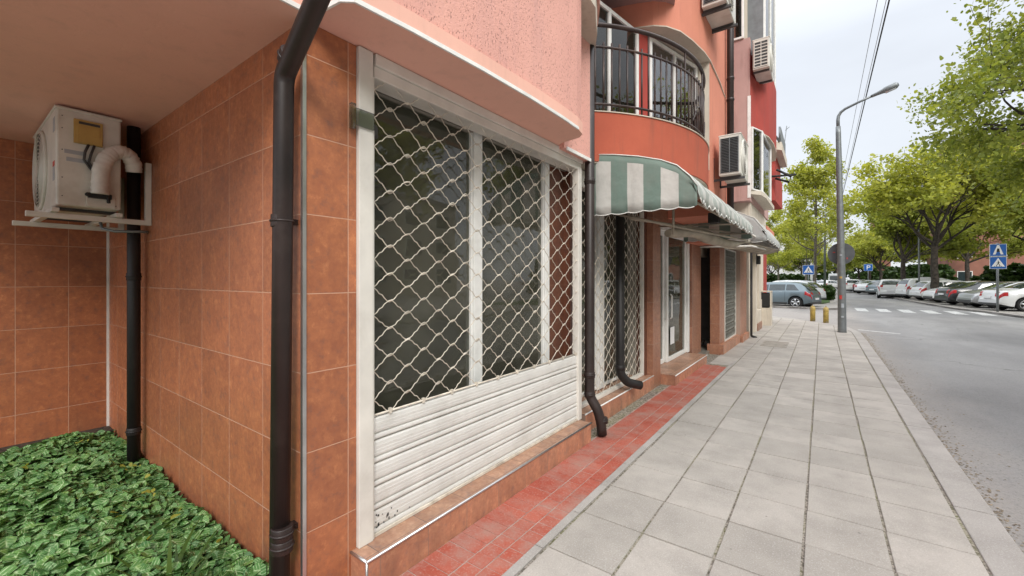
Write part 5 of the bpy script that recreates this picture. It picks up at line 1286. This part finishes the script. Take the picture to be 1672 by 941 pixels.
# ------------------------------------------------------------------ planting
def leaf_patch(n, seed):
    r = np.random.default_rng(seed)
    x = r.uniform(-5.75, -2.05, n*3); y = r.uniform(-1.6, 1.0, n*3)
    def inpoly():
        wig = .08*np.sin(x*3.1)+.06*np.sin(y*5.3+x)
        d_back = x+5.777; d_wall = 1.03-y
        return (d_back > .22+wig) & (d_wall > .015+.02*np.clip(x+4.2, 0, 2)+wig*.2) & (x < -2.17+wig*1.1)
    k = inpoly(); x, y = x[k][:n], y[k][:n]; n = len(x)
    dist = np.minimum.reduce([x+5.6, .98-y-.04*np.clip(x+4.2,0,2), -2.12-x]); dist = np.clip(dist, 0.10, .45)
    hgt = .05+.19*(dist/.45)**.6+.035*np.sin(x*7+1)*np.cos(y*9)
    z = hgt*(.45+.55*r.random(n)**.35)+.015
    L = .049*(1+.38*r.normal(size=n)).clip(.5,1.7)
    az_ = r.uniform(0, 2*np.pi, n); tilt = r.normal(.25, .38, n)
    roll = r.normal(0, .35, n)
    fx = np.stack([np.cos(az_)*np.cos(tilt), np.sin(az_)*np.cos(tilt), -np.sin(tilt)], 1)
    up = np.stack([np.sin(roll)*-np.sin(az_), np.sin(roll)*np.cos(az_), np.cos(roll)], 1)
    sd = np.cross(up, fx); sd /= np.linalg.norm(sd, axis=1)[:,None]; nm = np.cross(fx, sd)
    # pointed oval leaf: 2 rows of quads either side of the midrib
    us = [0, .18, .45, .75, 1.0]; ws = [.03, .34, .40, .24, .01]
    loc = []
    for side in (-1, 1):
        for i in range(4):
            q = [(us[i], 0), (us[i+1], 0), (us[i+1], side*ws[i+1]), (us[i], side*ws[i])]
            if side > 0: q = q[::-1]
            loc.append(q)
    k = 8; V = np.empty((n, k*4, 3)); UV = np.empty((n, k*4, 2))
    cup = .30
    for qi, q in enumerate(loc):
        for vi, (u, w) in enumerate(q):
            c = qi*4+vi; zz = abs(w)*cup-.28*(u-.35)**2
            V[:,c] = np.stack([x,y,z],1)+L[:,None]*1.15*(fx*(u-.5)+sd*w*1.05+nm*zz); UV[:,c] = (.5+w, u)
    F = np.arange(n*k*4).reshape(n*k, 4); tone = np.repeat(r.random(n)**1.2*.75+.25*(z/.25), k)
    return V.reshape(-1,3), F, tone.clip(0,1), UV.reshape(-1,2)
V, F, tone, UV = leaf_patch(22000, 77)
o = bpy.data.objects.new('ground_cover', npmesh('ground_cover', V, F, 'leaf_cover', tone, UV, True)); C.objects.link(o); o['kind'] = 'stuff'
o['label'] = 'dense low ground cover of pointed variegated green leaves'
# long bladed plant at the edge of the bed
mb = MB(); tn = []
for k in range(26):
    a = random.uniform(0, 6.28); L = random.uniform(.22,.42); x0, y0 = -2.42+random.gauss(0,.04), .62+random.gauss(0,.04); w = random.uniform(.009,.015)
    d = Vector((math.cos(a), math.sin(a), 0)); s_ = Vector((-d.y, d.x, 0)); pts = []; lean = random.uniform(.25,.9)
    for i in range(7):
        f = i/6; c = Vector((x0,y0,.02))+d*L*f*lean*(.4+.6*f)+Vector((0,0,1))*L*(f*(1.15-.55*f*lean)); ww = w*(1-f**2.2)+.0005; pts += [c-s_*ww, c+s_*ww]
    mb.add(pts, [(2*i, 2*i+1, 2*i+3, 2*i+2) for i in range(6)], True); tn += [random.random()]*6
o = mb.build('bladed_plant', 'grass', tone=tn); tagp(o, 'tuft of long narrow green blades at the right edge of the ground cover', 'plant')
rr_ = np.random.default_rng(5)
cl = [(rr_.uniform(-5.2,-2.4), rr_.uniform(-.4,.9), rr_.uniform(.16,.26)) for _ in range(70)]
V, F, tone = leaf_cloud(cl, [.07]*70, 150, .036, .3, 19)
o = bpy.data.objects.new('yellow_leaf_litter', npmesh('yellow_leaf_litter', V, F, 'leaf_spring', tone)); C.objects.link(o); o['kind'] = 'stuff'
# dry leaves on soil near the wall
V, F, tone = leaf_cloud([(-2.25,.5,.015),(-2.3,.8,.015),(-2.2,.1,.015)], [.3,.25,.3], 260, .03, .02, 9)
o = bpy.data.objects.new('leaf_litter', npmesh('leaf_litter', V, F, 'wood', tone)); C.objects.link(o); o['kind'] = 'stuff'
bpy.data.objects.remove(bpy.data.objects['grass_tmp']) if 'grass_tmp' in bpy.data.objects else None
